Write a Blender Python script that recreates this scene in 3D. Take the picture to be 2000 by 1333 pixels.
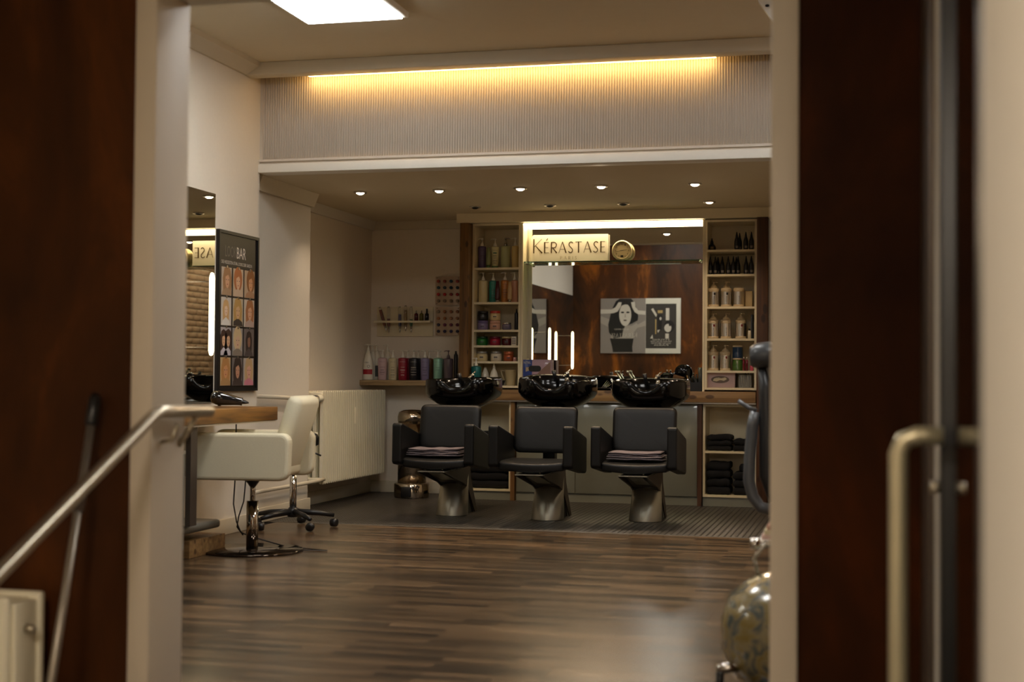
import bpy, bmesh, math, random
from mathutils import Vector, Matrix, noise
PI = math.pi
for o in list(bpy.data.objects): bpy.data.objects.remove(o)
SC = bpy.context.scene
COL = SC.collection
random.seed(7)

# ------------------------------------------------------------------ camera, world, exposure
F = 2778.0; H = 1.05
YAW = math.atan(700/2778); PITCH = math.atan(71/2778); ROLL = math.radians(0.45)
FW = Vector((-math.sin(YAW)*math.cos(PITCH), math.cos(YAW)*math.cos(PITCH), math.sin(PITCH)))
_r = Vector((math.cos(YAW), math.sin(YAW), 0)); _u = _r.cross(FW)
RT = _r*math.cos(ROLL) + _u*math.sin(ROLL); UP = -_r*math.sin(ROLL) + _u*math.cos(ROLL)
EYE = Vector((0, 0, H))
cam_data = bpy.data.cameras.new('camera'); cam = bpy.data.objects.new('camera', cam_data); COL.objects.link(cam)
cam_data.lens = 50.0; cam_data.sensor_width = 36.0; cam_data.sensor_fit = 'HORIZONTAL'
cam.matrix_world = Matrix(((RT.x, UP.x, -FW.x, 0), (RT.y, UP.y, -FW.y, 0), (RT.z, UP.z, -FW.z, H), (0, 0, 0, 1)))
cam_data.dof.use_dof = True; cam_data.dof.focus_distance = 10.9; cam_data.dof.aperture_fstop = 2.2
cam_data.clip_start = 0.02
SC.camera = cam
W = bpy.data.worlds.new('world'); SC.world = W; W.use_nodes = True
W.node_tree.nodes['Background'].inputs[0].default_value = (0.9, 0.75, 0.6, 1)
W.node_tree.nodes['Background'].inputs[1].default_value = 0.02
SC.view_settings.view_transform = 'Standard'; SC.view_settings.look = 'None'
SC.view_settings.gamma = 1; SC.view_settings.use_curve_mapping = False
SC.view_settings.exposure = 0.0
SC.cycles.max_bounces = 10; SC.cycles.glossy_bounces = 7; SC.cycles.diffuse_bounces = 5
SC.cycles.transparent_max_bounces = 8; SC.cycles.caustics_reflective = False
PANEL_E = 25.5; COVE_E = 12.0; REVEAL_E = 11.0; TUBE_E = 6.0; DOWN_E = 30.0; DOWN_W = 88.0; HALL_E = 75.0

# pixel (2000 x 1333) to world, on a plane of known depth / side / height
def ray(px, py): return FW + RT*((px-1000)/F) + UP*((666.5-py)/F)
def onY(px, py, y): d = ray(px, py); return EYE + d*(y/d.y)
def onX(px, py, x): d = ray(px, py); return EYE + d*(x/d.x)
def onZ(px, py, z): d = ray(px, py); return EYE + d*((z-H)/d.z)

# ------------------------------------------------------------------ materials
def lin(c):
    if isinstance(c, str):
        c = c.lstrip('#'); c = [int(c[i:i+2], 16)/255 for i in (0, 2, 4)]
    return tuple(((x/12.92) if x <= 0.04045 else ((x+0.055)/1.055)**2.4) for x in c)
MATS = {}
def mat(name, color, rough=0.6, metal=0.0, var=0.06, scale=12.0, bump=0.0, coat=0.0, stretch=(1, 1, 1), spec=0.5, alpha_glass=0.0):
    if name in MATS: return MATS[name]
    m = bpy.data.materials.new(name); MATS[name] = m; m.use_nodes = True
    nt = m.node_tree; b = nt.nodes['Principled BSDF']
    c = lin(color)
    tc = nt.nodes.new('ShaderNodeTexCoord'); mp = nt.nodes.new('ShaderNodeMapping'); mp.inputs['Scale'].default_value = stretch
    nt.links.new(tc.outputs['Object'], mp.inputs['Vector'])
    n = nt.nodes.new('ShaderNodeTexNoise'); n.inputs['Scale'].default_value = scale; n.inputs['Detail'].default_value = 4
    nt.links.new(mp.outputs[0], n.inputs['Vector'])
    r = nt.nodes.new('ShaderNodeMix'); r.data_type = 'RGBA'
    r.inputs[6].default_value = (*[x*(1-var) for x in c], 1); r.inputs[7].default_value = (*[min(1, x*(1+var)) for x in c], 1)
    nt.links.new(n.outputs['Fac'], r.inputs[0]); nt.links.new(r.outputs[2], b.inputs['Base Color'])
    b.inputs['Roughness'].default_value = rough; b.inputs['Metallic'].default_value = metal
    b.inputs['Coat Weight'].default_value = coat; b.inputs['Specular IOR Level'].default_value = spec
    if alpha_glass:
        b.inputs['Transmission Weight'].default_value = alpha_glass
    if bump:
        bp = nt.nodes.new('ShaderNodeBump'); bp.inputs['Strength'].default_value = bump; bp.inputs['Distance'].default_value = 0.004
        nt.links.new(n.outputs['Fac'], bp.inputs['Height']); nt.links.new(bp.outputs[0], b.inputs['Normal'])
    return m
def emit(name, color, strength):
    if name in MATS: return MATS[name]
    m = bpy.data.materials.new(name); MATS[name] = m; m.use_nodes = True
    nt = m.node_tree; nt.nodes.clear()
    e = nt.nodes.new('ShaderNodeEmission'); e.inputs[0].default_value = (*lin(color), 1); e.inputs[1].default_value = strength
    o = nt.nodes.new('ShaderNodeOutputMaterial'); nt.links.new(e.outputs[0], o.inputs[0])
    return m
def wood(name, dark, light, axis, rough=0.5, knots=True, scale=9, coat=0.0, per_object=0.0, gs=26):
    """grain runs along axis; world position so neighbouring boards differ"""
    m = bpy.data.materials.new(name); MATS[name] = m; m.use_nodes = True
    nt = m.node_tree; b = nt.nodes['Principled BSDF']; N = nt.nodes.new; L = nt.links.new
    g = N('ShaderNodeNewGeometry'); mp = N('ShaderNodeMapping')
    s = [gs]*3; s['xyz'.index(axis)] = gs*0.055; mp.inputs['Scale'].default_value = s
    L(g.outputs['Position'], mp.inputs['Vector'])
    n1 = N('ShaderNodeTexNoise'); n1.inputs['Scale'].default_value = 1.0; n1.inputs['Detail'].default_value = 6; n1.inputs['Distortion'].default_value = 0.6
    L(mp.outputs[0], n1.inputs['Vector'])
    cr = N('ShaderNodeValToRGB'); cr.color_ramp.elements[0].position = 0.32; cr.color_ramp.elements[1].position = 0.68
    cr.color_ramp.elements[0].color = (*lin(dark), 1); cr.color_ramp.elements[1].color = (*lin(light), 1)
    L(n1.outputs['Fac'], cr.inputs[0]); out = cr.outputs[0]
    if knots:
        v = N('ShaderNodeTexVoronoi'); v.inputs['Scale'].default_value = scale
        mp2 = N('ShaderNodeMapping'); s2 = [1.0]*3; s2['xyz'.index(axis)] = 0.45; mp2.inputs['Scale'].default_value = s2
        L(g.outputs['Position'], mp2.inputs['Vector']); L(mp2.outputs[0], v.inputs['Vector'])
        k = N('ShaderNodeValToRGB'); k.color_ramp.elements[0].position = 0.16; k.color_ramp.elements[0].color = (0.18, 0.12, 0.1, 1)
        k.color_ramp.elements[1].position = 0.24; k.color_ramp.elements[1].color = (1, 1, 1, 1)
        L(v.outputs['Distance'], k.inputs[0])
        mx = N('ShaderNodeMix'); mx.data_type = 'RGBA'; mx.blend_type = 'MULTIPLY'; mx.inputs[0].default_value = 0.8
        L(out, mx.inputs[6]); L(k.outputs[0], mx.inputs[7]); out = mx.outputs[2]
    if per_object:
        oi = N('ShaderNodeObjectInfo'); mr = N('ShaderNodeMapRange'); mr.inputs[3].default_value = 1-per_object; mr.inputs[4].default_value = 1+per_object
        L(oi.outputs['Random'], mr.inputs[0]); hs = N('ShaderNodeHueSaturation'); L(mr.outputs[0], hs.inputs['Value']); L(out, hs.inputs['Color']); out = hs.outputs[0]
    L(out, b.inputs['Base Color']); b.inputs['Roughness'].default_value = rough; b.inputs['Coat Weight'].default_value = coat
    bp = N('ShaderNodeBump'); bp.inputs['Strength'].default_value = 0.04; bp.inputs['Distance'].default_value = 0.002
    L(n1.outputs['Fac'], bp.inputs['Height']); L(bp.outputs[0], b.inputs['Normal'])
    return m
def rust(name, dark, mid, light, rough, sp=.25):
    """brown panels with large cloudy vertical mottling"""
    m = bpy.data.materials.new(name); MATS[name] = m; m.use_nodes = True
    nt = m.node_tree; b = nt.nodes['Principled BSDF']; N = nt.nodes.new; L = nt.links.new
    g = N('ShaderNodeNewGeometry'); mp = N('ShaderNodeMapping'); mp.inputs['Scale'].default_value = (2.6, 2.6, 0.9); L(g.outputs['Position'], mp.inputs['Vector'])
    n = N('ShaderNodeTexNoise'); n.inputs['Scale'].default_value = 1.0; n.inputs['Detail'].default_value = 9; n.inputs['Roughness'].default_value = 0.62; n.inputs['Distortion'].default_value = 0.5
    L(mp.outputs[0], n.inputs['Vector'])
    cr = N('ShaderNodeValToRGB'); e = cr.color_ramp.elements; e[0].position = 0.36; e[0].color = (*lin(dark), 1); e[1].position = 0.66; e[1].color = (*lin(light), 1)
    x = e.new(0.53); x.color = (*lin(mid), 1)
    L(n.outputs['Fac'], cr.inputs[0]); L(cr.outputs[0], b.inputs['Base Color'])
    b.inputs['Roughness'].default_value = rough; b.inputs['Specular IOR Level'].default_value = sp
    return m
def glass(name, color, rough=0.02):
    m = bpy.data.materials.new(name); MATS[name] = m; m.use_nodes = True
    b = m.node_tree.nodes['Principled BSDF']; b.inputs['Base Color'].default_value = (*lin(color), 1)
    b.inputs['Transmission Weight'].default_value = 0.92; b.inputs['Roughness'].default_value = rough; b.inputs['IOR'].default_value = 1.45
    return m

M_wall = mat('wall_paint', '#dcd5c8', 0.85, var=0.03, bump=0.05, scale=40)
M_wall2 = mat('alcove_wall_paint', '#e3d8c8', 0.85, var=0.03, bump=0.05, scale=40)
M_ceil = mat('ceiling_paint', '#dccfb4', 0.9, var=0.02)
M_white = mat('white_paint', '#ece9e0', 0.55, var=0.02)
M_trim = mat('cream_trim', '#d2c8b2', 0.5, var=0.03)
M_jamb = mat('door_frame_paint', '#d2c5b2', 0.5, var=0.04, scale=3)
M_lam = mat('cream_laminate', '#e2d5b4', 0.4, var=0.03)
M_flute = mat('fluted_plaster', '#d6cdc0', 0.6, var=0.02)
M_rust = rust('brown_panel', '#301b0c', '#552f10', '#a5601c', 0.42)  # rusty mottling; its orange end paints in patches of lamp light on the wall
M_rustd = rust('dark_brown_panel', '#281206', '#361a08', '#4a2208', 0.6, .06)
M_postx = wood('beam_wood', '#523616', '#805a28', 'z', 0.6, True, 14)
M_postd = wood('dark_beam_wood', '#38200f', '#56341a', 'z', 0.6, True, 11)
M_counter = wood('counter_wood', '#70502e', '#a38052', 'x', 0.5, True, 12)
M_desk = wood('desk_wood', '#5e401c', '#94682e', 'y', 0.55, False, 8, gs=40)
M_shelfw = wood('pale_shelf_wood', '#7d6340', '#b0946a', 'x', 0.6, False, gs=60)
def laminate():
    m = bpy.data.materials.new('laminate_strips'); m.use_nodes = True; nt = m.node_tree; b = nt.nodes['Principled BSDF']; N = nt.nodes.new; L = nt.links.new
    g = N('ShaderNodeNewGeometry'); mp = N('ShaderNodeMapping'); mp.inputs['Location'].default_value = (4.12, -9.5+.0643*40, 0); L(g.outputs['Position'], mp.inputs['Vector'])
    br = N('ShaderNodeTexBrick'); br.offset = .37; br.squash = 1; br.inputs['Scale'].default_value = 1; br.inputs['Brick Width'].default_value = .43; br.inputs['Row Height'].default_value = .0643
    br.inputs['Mortar Size'].default_value = .0006; br.inputs['Color1'].default_value = (*lin('#2f261d'), 1); br.inputs['Color2'].default_value = (*lin('#665039'), 1); br.inputs['Mortar'].default_value = (*lin('#1e1711'), 1)
    L(mp.outputs[0], br.inputs['Vector'])
    m2 = N('ShaderNodeMapping'); m2.inputs['Scale'].default_value = (2.2, 55, 1); L(g.outputs['Position'], m2.inputs['Vector'])
    n = N('ShaderNodeTexNoise'); n.inputs['Scale'].default_value = 1; n.inputs['Detail'].default_value = 5; n.inputs['Distortion'].default_value = .4; L(m2.outputs[0], n.inputs['Vector'])
    mr = N('ShaderNodeMapRange'); mr.inputs[1].default_value = .3; mr.inputs[2].default_value = .7; mr.inputs[3].default_value = .55; mr.inputs[4].default_value = 1.5; L(n.outputs['Fac'], mr.inputs[0])
    oi = N('ShaderNodeObjectInfo'); m3 = N('ShaderNodeMapRange'); m3.inputs[3].default_value = .72; m3.inputs[4].default_value = 1.3; L(oi.outputs['Random'], m3.inputs[0])
    mu = N('ShaderNodeMath'); mu.operation = 'MULTIPLY'; L(mr.outputs[0], mu.inputs[0]); L(m3.outputs[0], mu.inputs[1])
    hs = N('ShaderNodeHueSaturation'); L(br.outputs['Color'], hs.inputs['Color']); L(mu.outputs[0], hs.inputs['Value']); L(hs.outputs[0], b.inputs['Base Color'])
    b.inputs['Roughness'].default_value = .25; b.inputs['Specular IOR Level'].default_value = .34
    bp = N('ShaderNodeBump'); bp.inputs['Strength'].default_value = .05; bp.inputs['Distance'].default_value = .001; L(n.outputs['Fac'], bp.inputs['Height']); L(bp.outputs[0], b.inputs['Normal'])
    return m
M_plank = laminate()
M_gap = mat('floor_gap', '#1a120c', 0.8)
M_tile = mat('anthracite_tile', '#3a3631', 0.33, var=0.15, scale=3)
M_tilebase = mat('anthracite_tile_base', '#15120f', 0.5)
M_mirror = mat('mirror_glass', '#dcdcd6', 0.0, 1.0, var=0.0)
M_chrome = mat('chrome', '#cfccc6', 0.08, 1.0, var=0.0)
M_bronze = mat('bin_steel', '#b8ac9c', 0.13, 1.0, var=0.03)
M_alu = mat('brushed_aluminium', '#a09e92', 0.38, 0.85, var=0.06, stretch=(1, 1, 30))
M_taupe = mat('taupe_metal', '#5b5047', 0.4, 0.6)
M_steel = mat('rail_steel', '#b9b09c', 0.3, 0.9)
M_pole = mat('pole_steel', '#9d958a', 0.35, 0.8)
M_black = mat('black_plastic', '#0c0c0d', 0.4)
M_gloss = mat('black_glazed_ceramic', '#040404', 0.13, spec=0.28)
M_leather = mat('black_leather', '#0b0b0b', 0.42, spec=.3, bump=0.12, scale=220, var=0.1)
M_beige = mat('beige_leather', '#ded6ba', 0.55, bump=0.1, scale=160, var=0.06)
M_towelg = mat('grey_towel', '#6e6468', 0.95, bump=0.8, scale=260, var=0.12)
M_towelb = mat('black_towel', '#0d0d10', 0.95, bump=0.8, scale=260, var=0.2)
M_rad = mat('radiator_enamel', '#ebe4cc', 0.4, var=0.03)
M_front = mat('grey_glass_front', '#7e7f72', 0.22, var=0.03, coat=0.3)
M_sign = mat('sign_board', '#f2e8d0', 0.4, var=0.01)
M_bronzeletter = mat('bronze_letters', '#5f4a22', 0.35, 0.5)
M_glassedge = glass('green_glass', '#9db8a0')
M_clear = glass('clear_acrylic', '#f2f2ee')
M_panel = emit('panel_light', '#fffdf8', PANEL_E)
M_cove = emit('cove_light', '#ffcc80', COVE_E)
M_reveal = emit('mirror_lamp_light', '#ffe6b8', REVEAL_E)
M_tube = emit('tube_light', '#fff0c4', TUBE_E)
M_down = emit('spot_light', '#ffe6c4', DOWN_E)
M_hall = emit('hall_light', '#ffeed8', HALL_E)
M_brick = mat('brick_face', '#a07c56', 0.9, var=0.3, scale=9, bump=0.6)
M_mortar = mat('mortar', '#b8a27e', 0.95, var=0.2, bump=0.4, scale=30)
def pm(name, c, rough=0.35, **k): return mat(name, c, rough, var=0.03, **k)

# ------------------------------------------------------------------ mesh helpers
class MB:
    def __init__(s): s.bm = bmesh.new(); s.mats = []
    def mi(s, m):
        if m is None: return 0
        if m not in s.mats: s.mats.append(m)
        return s.mats.index(m)
    def face(s, pts, m=None):
        f = s.bm.faces.new([s.bm.verts.new(p) for p in pts]); f.material_index = s.mi(m); return f
    def poly(s, verts, faces, m=None, smooth=False):
        vs = [s.bm.verts.new(v) for v in verts]; i = s.mi(m)
        for f in faces:
            try:
                q = s.bm.faces.new([vs[k] for k in f]); q.material_index = i; q.smooth = smooth
            except ValueError: pass
        return vs
    def box(s, x0, x1, y0, y1, z0, z1, m=None, bev=0.0, seg=2, mtx=None):
        t = bmesh.new()
        v = [t.verts.new((x, y, z)) for x in (x0, x1) for y in (y0, y1) for z in (z0, z1)]
        for f in ((0, 1, 3, 2), (4, 6, 7, 5), (0, 4, 5, 1), (2, 3, 7, 6), (0, 2, 6, 4), (1, 5, 7, 3)): t.faces.new([v[i] for i in f])
        if bev > 0:
            bmesh.ops.bevel(t, geom=list(t.edges), offset=bev, segments=seg, profile=0.5, affect='EDGES')
            for f in t.faces: f.smooth = True
        s.merge(t, m, mtx)
    def merge(s, t, m=None, mtx=None):
        i = s.mi(m); t.verts.index_update()
        vs = [s.bm.verts.new((mtx @ v.co) if mtx is not None else v.co) for v in t.verts]
        for f in t.faces:
            q = s.bm.faces.new([vs[v.index] for v in f.verts]); q.material_index = i; q.smooth = f.smooth
        t.free()
    def lathe(s, prof, seg=20, m=None, c=(0, 0, 0), sx=1, sy=1, axis='z', smooth=True, a0=0, a1=2*PI):
        full = abs(a1-a0) >= 2*PI-1e-6; n = seg if full else seg+1
        vs = []
        for r, z in prof:
            for k in range(n):
                a = a0 + (a1-a0)*k/seg; p = (r*math.cos(a)*sx, r*math.sin(a)*sy, z)
                if axis == 'y': p = (p[0], p[2], p[1])
                if axis == 'x': p = (p[2], p[0], p[1])
                vs.append((p[0]+c[0], p[1]+c[1], p[2]+c[2]))
        fs = []
        for j in range(len(prof)-1):
            for k in range(seg):
                k2 = (k+1) % n if full else k+1
                fs.append((j*n+k, j*n+k2, (j+1)*n+k2, (j+1)*n+k))
        if prof[0][0] > 1e-6 and full: fs.append(tuple(range(n-1, -1, -1)))
        if prof[-1][0] > 1e-6 and full: b = (len(prof)-1)*n; fs.append(tuple(range(b, b+n)))
        s.poly(vs, fs, m, smooth)
    def tube(s, pts, r, m=None, seg=8, smooth=True, radii=None):
        pts = [Vector(p) for p in pts]; n = len(pts); vs = []; prev = None
        for i, p in enumerate(pts):
            d = (pts[min(i+1, n-1)] - pts[max(i-1, 0)]).normalized()
            a = prev if prev is not None else (Vector((0, 0, 1)) if abs(d.z) < 0.9 else Vector((1, 0, 0)))
            u = (a - d*a.dot(d)).normalized(); w = d.cross(u); prev = u
            rr = radii[i] if radii else r
            for k in range(seg):
                t = 2*PI*k/seg; vs.append(p + (u*math.cos(t) + w*math.sin(t))*rr)
        fs = [(i*seg+k, i*seg+(k+1) % seg, (i+1)*seg+(k+1) % seg, (i+1)*seg+k) for i in range(n-1) for k in range(seg)]
        fs += [tuple(range(seg-1, -1, -1)), tuple(range((n-1)*seg, n*seg))]
        s.poly(vs, fs, m, smooth)
    def prism(s, pts, mapf, d0, d1, m=None):
        """2-D outline pts extruded; mapf(u, v, d) -> xyz"""
        n = len(pts); vs = [mapf(u, v, d0) for u, v in pts] + [mapf(u, v, d1) for u, v in pts]
        fs = [tuple(range(n-1, -1, -1)), tuple(range(n, 2*n))] + [(k, (k+1) % n, n+(k+1) % n, n+k) for k in range(n)]
        s.poly(vs, fs, m)
    def build(s, name, m=None, parent=None, loc=None, rz=None):
        me = bpy.data.meshes.new(name)
        bmesh.ops.recalc_face_normals(s.bm, faces=list(s.bm.faces))
        s.bm.to_mesh(me); s.bm.free()
        for q in (s.mats or [m]): me.materials.append(q)
        o = bpy.data.objects.new(name, me); COL.objects.link(o)
        if parent: o.parent = parent
        if loc: o.location = loc
        if rz: o.rotation_euler.z = rz
        return o
def tag(o, label=None, cat=None, group=None, kind=None):
    if label: o['label'] = label
    if cat: o['category'] = cat
    if group: o['group'] = group
    if kind: o['kind'] = kind
    return o
def thing(name, label, cat, loc=(0, 0, 0), rz=0, group=None):
    o = bpy.data.objects.new(name, None); COL.objects.link(o); o.empty_display_size = 0.05
    o.location = loc; o.rotation_euler.z = rz
    return tag(o, label, cat, group)
def kids(o): return [c for c in bpy.data.objects if c.parent == o]
def copy_tree(o, parent=None):
    c = o.copy(); COL.objects.link(c); c.parent = parent
    for k in kids(o): copy_tree(k, c)
    return c
def struct(name, mb, m, parent=None):
    o = mb.build(name, m, parent)
    if parent is None: o['kind'] = 'structure'
    return o
def bx(name, m, dims, parent=None, bev=0.0, loc=None):
    b = MB(); b.box(*dims, bev=bev); return b.build(name, m, parent, loc)
def rrect(w, h, r, n=5, cx=0, cy=0):
    pts = []
    for (sx, sy, a) in ((1, 1, 0), (-1, 1, 90), (-1, -1, 180), (1, -1, 270)):
        for k in range(n+1):
            t = math.radians(a + 90*k/n); pts.append((cx+sx*(w/2-r)+r*math.cos(t), cy+sy*(h/2-r)+r*math.sin(t)))
    return pts
def ell(cx, cy, rx, ry, n=18, rot=0):
    return [(cx+rx*math.cos(t)*math.cos(rot)-ry*math.sin(t)*math.sin(rot), cy+rx*math.cos(t)*math.sin(rot)+ry*math.sin(t)*math.cos(rot)) for t in [2*PI*k/n for k in range(n)]]
_txt = {}
def text_mesh(s):
    """unit-height flat text, origin left baseline; returns (verts2d, faces, width)"""
    if s in _txt: return _txt[s]
    cu = bpy.data.curves.new('t', 'FONT'); cu.body = s; cu.size = 1; cu.resolution_u = 2
    ob = bpy.data.objects.new('t', cu); me = bpy.data.meshes.new_from_object(ob)
    v = [(p.co.x, p.co.y) for p in me.vertices]; f = [tuple(p.vertices) for p in me.polygons]
    bpy.data.objects.remove(ob); bpy.data.meshes.remove(me)
    x0 = min(p[0] for p in v); x1 = max(p[0] for p in v); y0 = min(p[1] for p in v); y1 = max(p[1] for p in v)
    v = [((a-x0)/(x1-x0), (b-y0)/(y1-y0)) for a, b in v]
    _txt[s] = (v, f); return _txt[s]
def put_text(mb, s, u0, v0, w, h, mapf, m):
    v, f = text_mesh(s); mb.poly([mapf(u0+a*w, v0+b*h) for a, b in v], f, m)

# KERASTASE display lettering: flared strokes, each glyph in a unit box (0..1 wide, 0..1 high)
GL = {
 'K': (0.62, [((0.06, 0), (0.06, 1), .13, .13), ((0.06, .42), (.95, 1), .05, .045), ((.25, .52), (1.0, 0), .07, .16)]),
 'E': (0.42, [((.1, 0), (.1, 1), .15, .15), ((.1, .97), (.95, .97), .06, .06), ((.1, .5), (.85, .5), .05, .05), ((.1, .03), (1, .03), .06, .06)]),
 'R': (0.52, [((.08, 0), (.08, 1), .13, .13), 'bowl', ((.3, .47), (1, 0), .07, .15)]),
 'A': (0.64, [((0, 0), (.5, 1), .045, .06), ((.5, 1), (1, 0), .08, .14), ((.2, .33), (.8, .33), .05, .05)]),
 'S': (0.46, ['s']),
 'T': (0.56, [((.5, 0), (.5, 1), .13, .13), ((0, .97), (1, .97), .06, .06)]),
 'P': (0.5, [((.08, 0), (.08, 1), .13, .13), 'bowl']),
 'I': (0.12, [((.5, 0), (.5, 1), .12, .12)]),
}
def stroke(mb, a, b, wa, wb, mp, m):
    d = (Vector(b)-Vector(a)); L = d.length or 1; n = Vector((-d.y, d.x))/L
    q = [Vector(a)-n*wa/2, Vector(b)-n*wb/2, Vector(b)+n*wb/2, Vector(a)+n*wa/2]
    mb.poly([mp(p.x, p.y) for p in q], [(0, 1, 2, 3)], m)
def letters(mb, word, u0, v0, total_w, h, mp, m, big_first=1.0, gap=0.16, accent=1):
    ws = [GL[c][0]*(big_first if i == 0 else 1) for i, c in enumerate(word)]
    k = total_w/(sum(ws)+gap*(len(word)-1)); u = u0
    for i, c in enumerate(word):
        hh = h*(big_first if i == 0 else 1); w = ws[i]*k
        for s_ in GL[c][1]:
            if s_ == 'bowl':
                P = [(.08, .97)] + [(.5+.42*math.sin(t), .72+.25*math.cos(t)) for t in [PI*j/8 for j in range(9)]] + [(.08, .47)]
            elif s_ == 's':
                P = [(.9, .86), (.7, .97), (.42, .97), (.2, .86), (.16, .72), (.3, .59), (.6, .45), (.84, .3), (.82, .13), (.6, .03), (.3, .03), (.05, .14)]
            else:
                a, b, wa, wb = s_
                stroke(mb, (u+a[0]*w, v0+a[1]*hh), (u+b[0]*w, v0+b[1]*hh), wa*h*.8, wb*h*.8, mp, m); continue
            P = [(u+x*w, v0+y*hh) for x, y in P]
            for p, q in zip(P, P[1:]): stroke(mb, p, q, .08*h, .08*h, mp, m)
        if i == accent and c == 'E': stroke(mb, (u+.4*w, v0+1.12*h), (u+.75*w, v0+1.32*h), .05*h, .07*h, mp, m)
        u += w + gap*k
# ================================================================== THE SETTING
YP0, YP1 = 3.88, 4.07           # partition between hall and salon
XL, XA, XR_ = -4.12, -4.22, -4.42
YB, YW = 9.13, 12.27
XR, XAR = 1.2, -0.55
ZC, ZA = 3.17, 2.46
# floor: base plus planks
b = MB(); b.box(XL-.3, XR+.2, YP0-.03, YB+.4, -0.12, -0.012); floor = struct('floor', b, M_gap)
pw, pl = 0.193, 1.29
pb = MB(); pb.box(0.0006, pl-.0006, 0.0008, pw-.0008, -0.012, 0.0); plank0 = pb.build('plank', M_plank, floor)
rows = int((9.5-YP0)/pw)+1
first = True
for r in range(rows):
    y = 9.50-(r+1)*pw
    x = XL - (r*0.43 % pl)
    while x < XR:
        xa, xb = max(x, XL), min(x+pl, XR)
        if xb-xa > .03 and y > YP0-.2:
            if first: o = plank0; first = False
            else: o = plank0.copy(); COL.objects.link(o)
            o.location = (xa, y, 0); o.scale = ((xb-xa)/pl, 1, 1)
        x += pl
# alcove tile floor with raised studs
b = MB(); b.box(XR_-.1, XAR+.2, 9.52, YW+.1, -0.12, -0.0023); tf = struct('floor', b, M_tilebase)
vs, fs = [], []
p = 0.04
nx = int((XAR-XR_)/p); ny = int((YW-9.54)/p)
for i in range(nx):
    for j in range(ny):
        x = XR_+i*p; y = 9.545+j*p; h = .0; k = len(vs)
        if y < 10.31 and x < XA: continue
        vs += [(x+.003, y+.003, -.0024), (x+p-.003, y+.003, -.0024), (x+p-.003, y+p-.003, -.0024), (x+.003, y+p-.003, -.0024),
               (x+.009, y+.008, h), (x+p-.009, y+.008, h), (x+p-.009, y+p-.008, h), (x+.009, y+p-.008, h)]
        fs += [(k+4, k+5, k+6, k+7), (k, k+1, k+5, k+4), (k+1, k+2, k+6, k+5), (k+2, k+3, k+7, k+6), (k+3, k, k+4, k+7)]
me = bpy.data.meshes.new('tile_stud'); me.from_pydata(vs, [], fs); me.materials.append(M_tile)
o = bpy.data.objects.new('tile_stud', me); COL.objects.link(o); o.parent = tf; o['kind'] = 'stuff'
b = MB(); b.box(XA, XAR, 9.508, 9.53, -.01, .0015); struct('trim_1', b, mat('edge_strip', '#6b645a', .55))
# left walls
b = MB(); b.box(XL-.3, XL, YP1, YB, -.02, ZC+.1)
wl = struct('wall_left', b, M_wall)
b = MB(); b.box(XA-.3, XA, YB, 10.31, -.02, ZA+.05); struct('wall_left.001', b, M_wall)
b = MB(); b.box(XR_-.3, XR_, 10.31, YW+.2, -.02, ZA+.05); struct('wall_left.002', b, M_wall2)
b = MB(); b.box(XR_-.3, XAR+.3, YW, YW+.2, -.02, ZA+.05); struct('wall_back', b, M_wall2)
b = MB(); b.box(XAR, XR+.2, YB, YB+.15, -.02, ZC+.1); struct('wall_back.001', b, M_wall)
b = MB(); b.box(XAR, XAR+.15, YB+.15, YW, -.02, ZA+.05); struct('wall_right.001', b, M_wall2)
# right wall with brick
b = MB(); b.box(XR+.009, XR+.25, YP1, YB, -.02, ZC+.1); wr = struct('wall_right', b, M_mortar)
bp = MB(); bp.box(0, .045, .005, .245, .006, .077, bev=.006, seg=1); brick0 = bp.build('brick', M_brick, wr)
rest = MB(); first = True; cnt = 0
for r in range(int(ZC/.083)):
    z = r*.083
    y = YP1 - (.125 if r % 2 else 0)
    while y < YB-.02:
        ya, yb = max(y, YP1), min(y+.25, YB)
        if yb-ya > .05:
            x = XR - .006*random.random()
            if 4.6 < ya < 7.1 and .85 < z < 2.72 and cnt < 290:
                if first: o = brick0; first = False
                else: o = brick0.copy(); COL.objects.link(o)
                o.location = (x, ya, z); o.scale = (1, (yb-ya)/.25, 1); o.rotation_euler.x = random.uniform(-.012, .012); cnt += 1
            else: rest.box(x, x+.045, ya+.005, yb-.005, z+.006, z+.077)
        y += .25
o = rest.build('brick_courses', M_brick, wr); o['kind'] = 'stuff'
# fascia (bulkhead) with fluted facing, shadow gap and white trim
b = MB(); b.box(XL-.1, XAR, YB, YB+.12, ZA+.02, ZC+.1); bh = struct('wall_bulkhead', b, M_flute)
b = MB(); n = int((XAR-XL-.02)/.0177)
for k in range(n):
    cx = XL+.02+(k+.5)*.0177; pr = [(cx+.0066*math.cos(t), YB-.0095*math.sin(t)) for t in [PI*j/5 for j in range(6)]]
    vs = [(x, y, 2.545) for x, y in pr] + [(x, y, ZC) for x, y in pr]
    b.poly(vs, [(j, j+1, j+7, j+6) for j in range(5)] + [(5, 4, 3, 2, 1, 0), (6, 7, 8, 9, 10, 11)], None, True)
o = b.build('fluting', M_flute, bh); o['kind'] = 'stuff'
b = MB(); b.box(XL, XAR, YB-.022, YB+.10, 2.532, 2.548); struct('trim_2', b, M_flute)
b = MB(); b.box(XL, XAR, YB-.03, YB+.12, ZA-.005, 2.515, bev=.003); struct('trim_3', b, M_white)
# ceilings
b = MB(); b.box(XL-.3, XR+.25, YP1-.01, YB+.15, ZC, ZC+.1); struct('ceiling', b, M_ceil)
b = MB(); b.box(XR_-.2, XAR+.2, YB+.1, YW+.1, ZA, ZA+.04); struct('ceiling.001', b, M_ceil)
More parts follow.
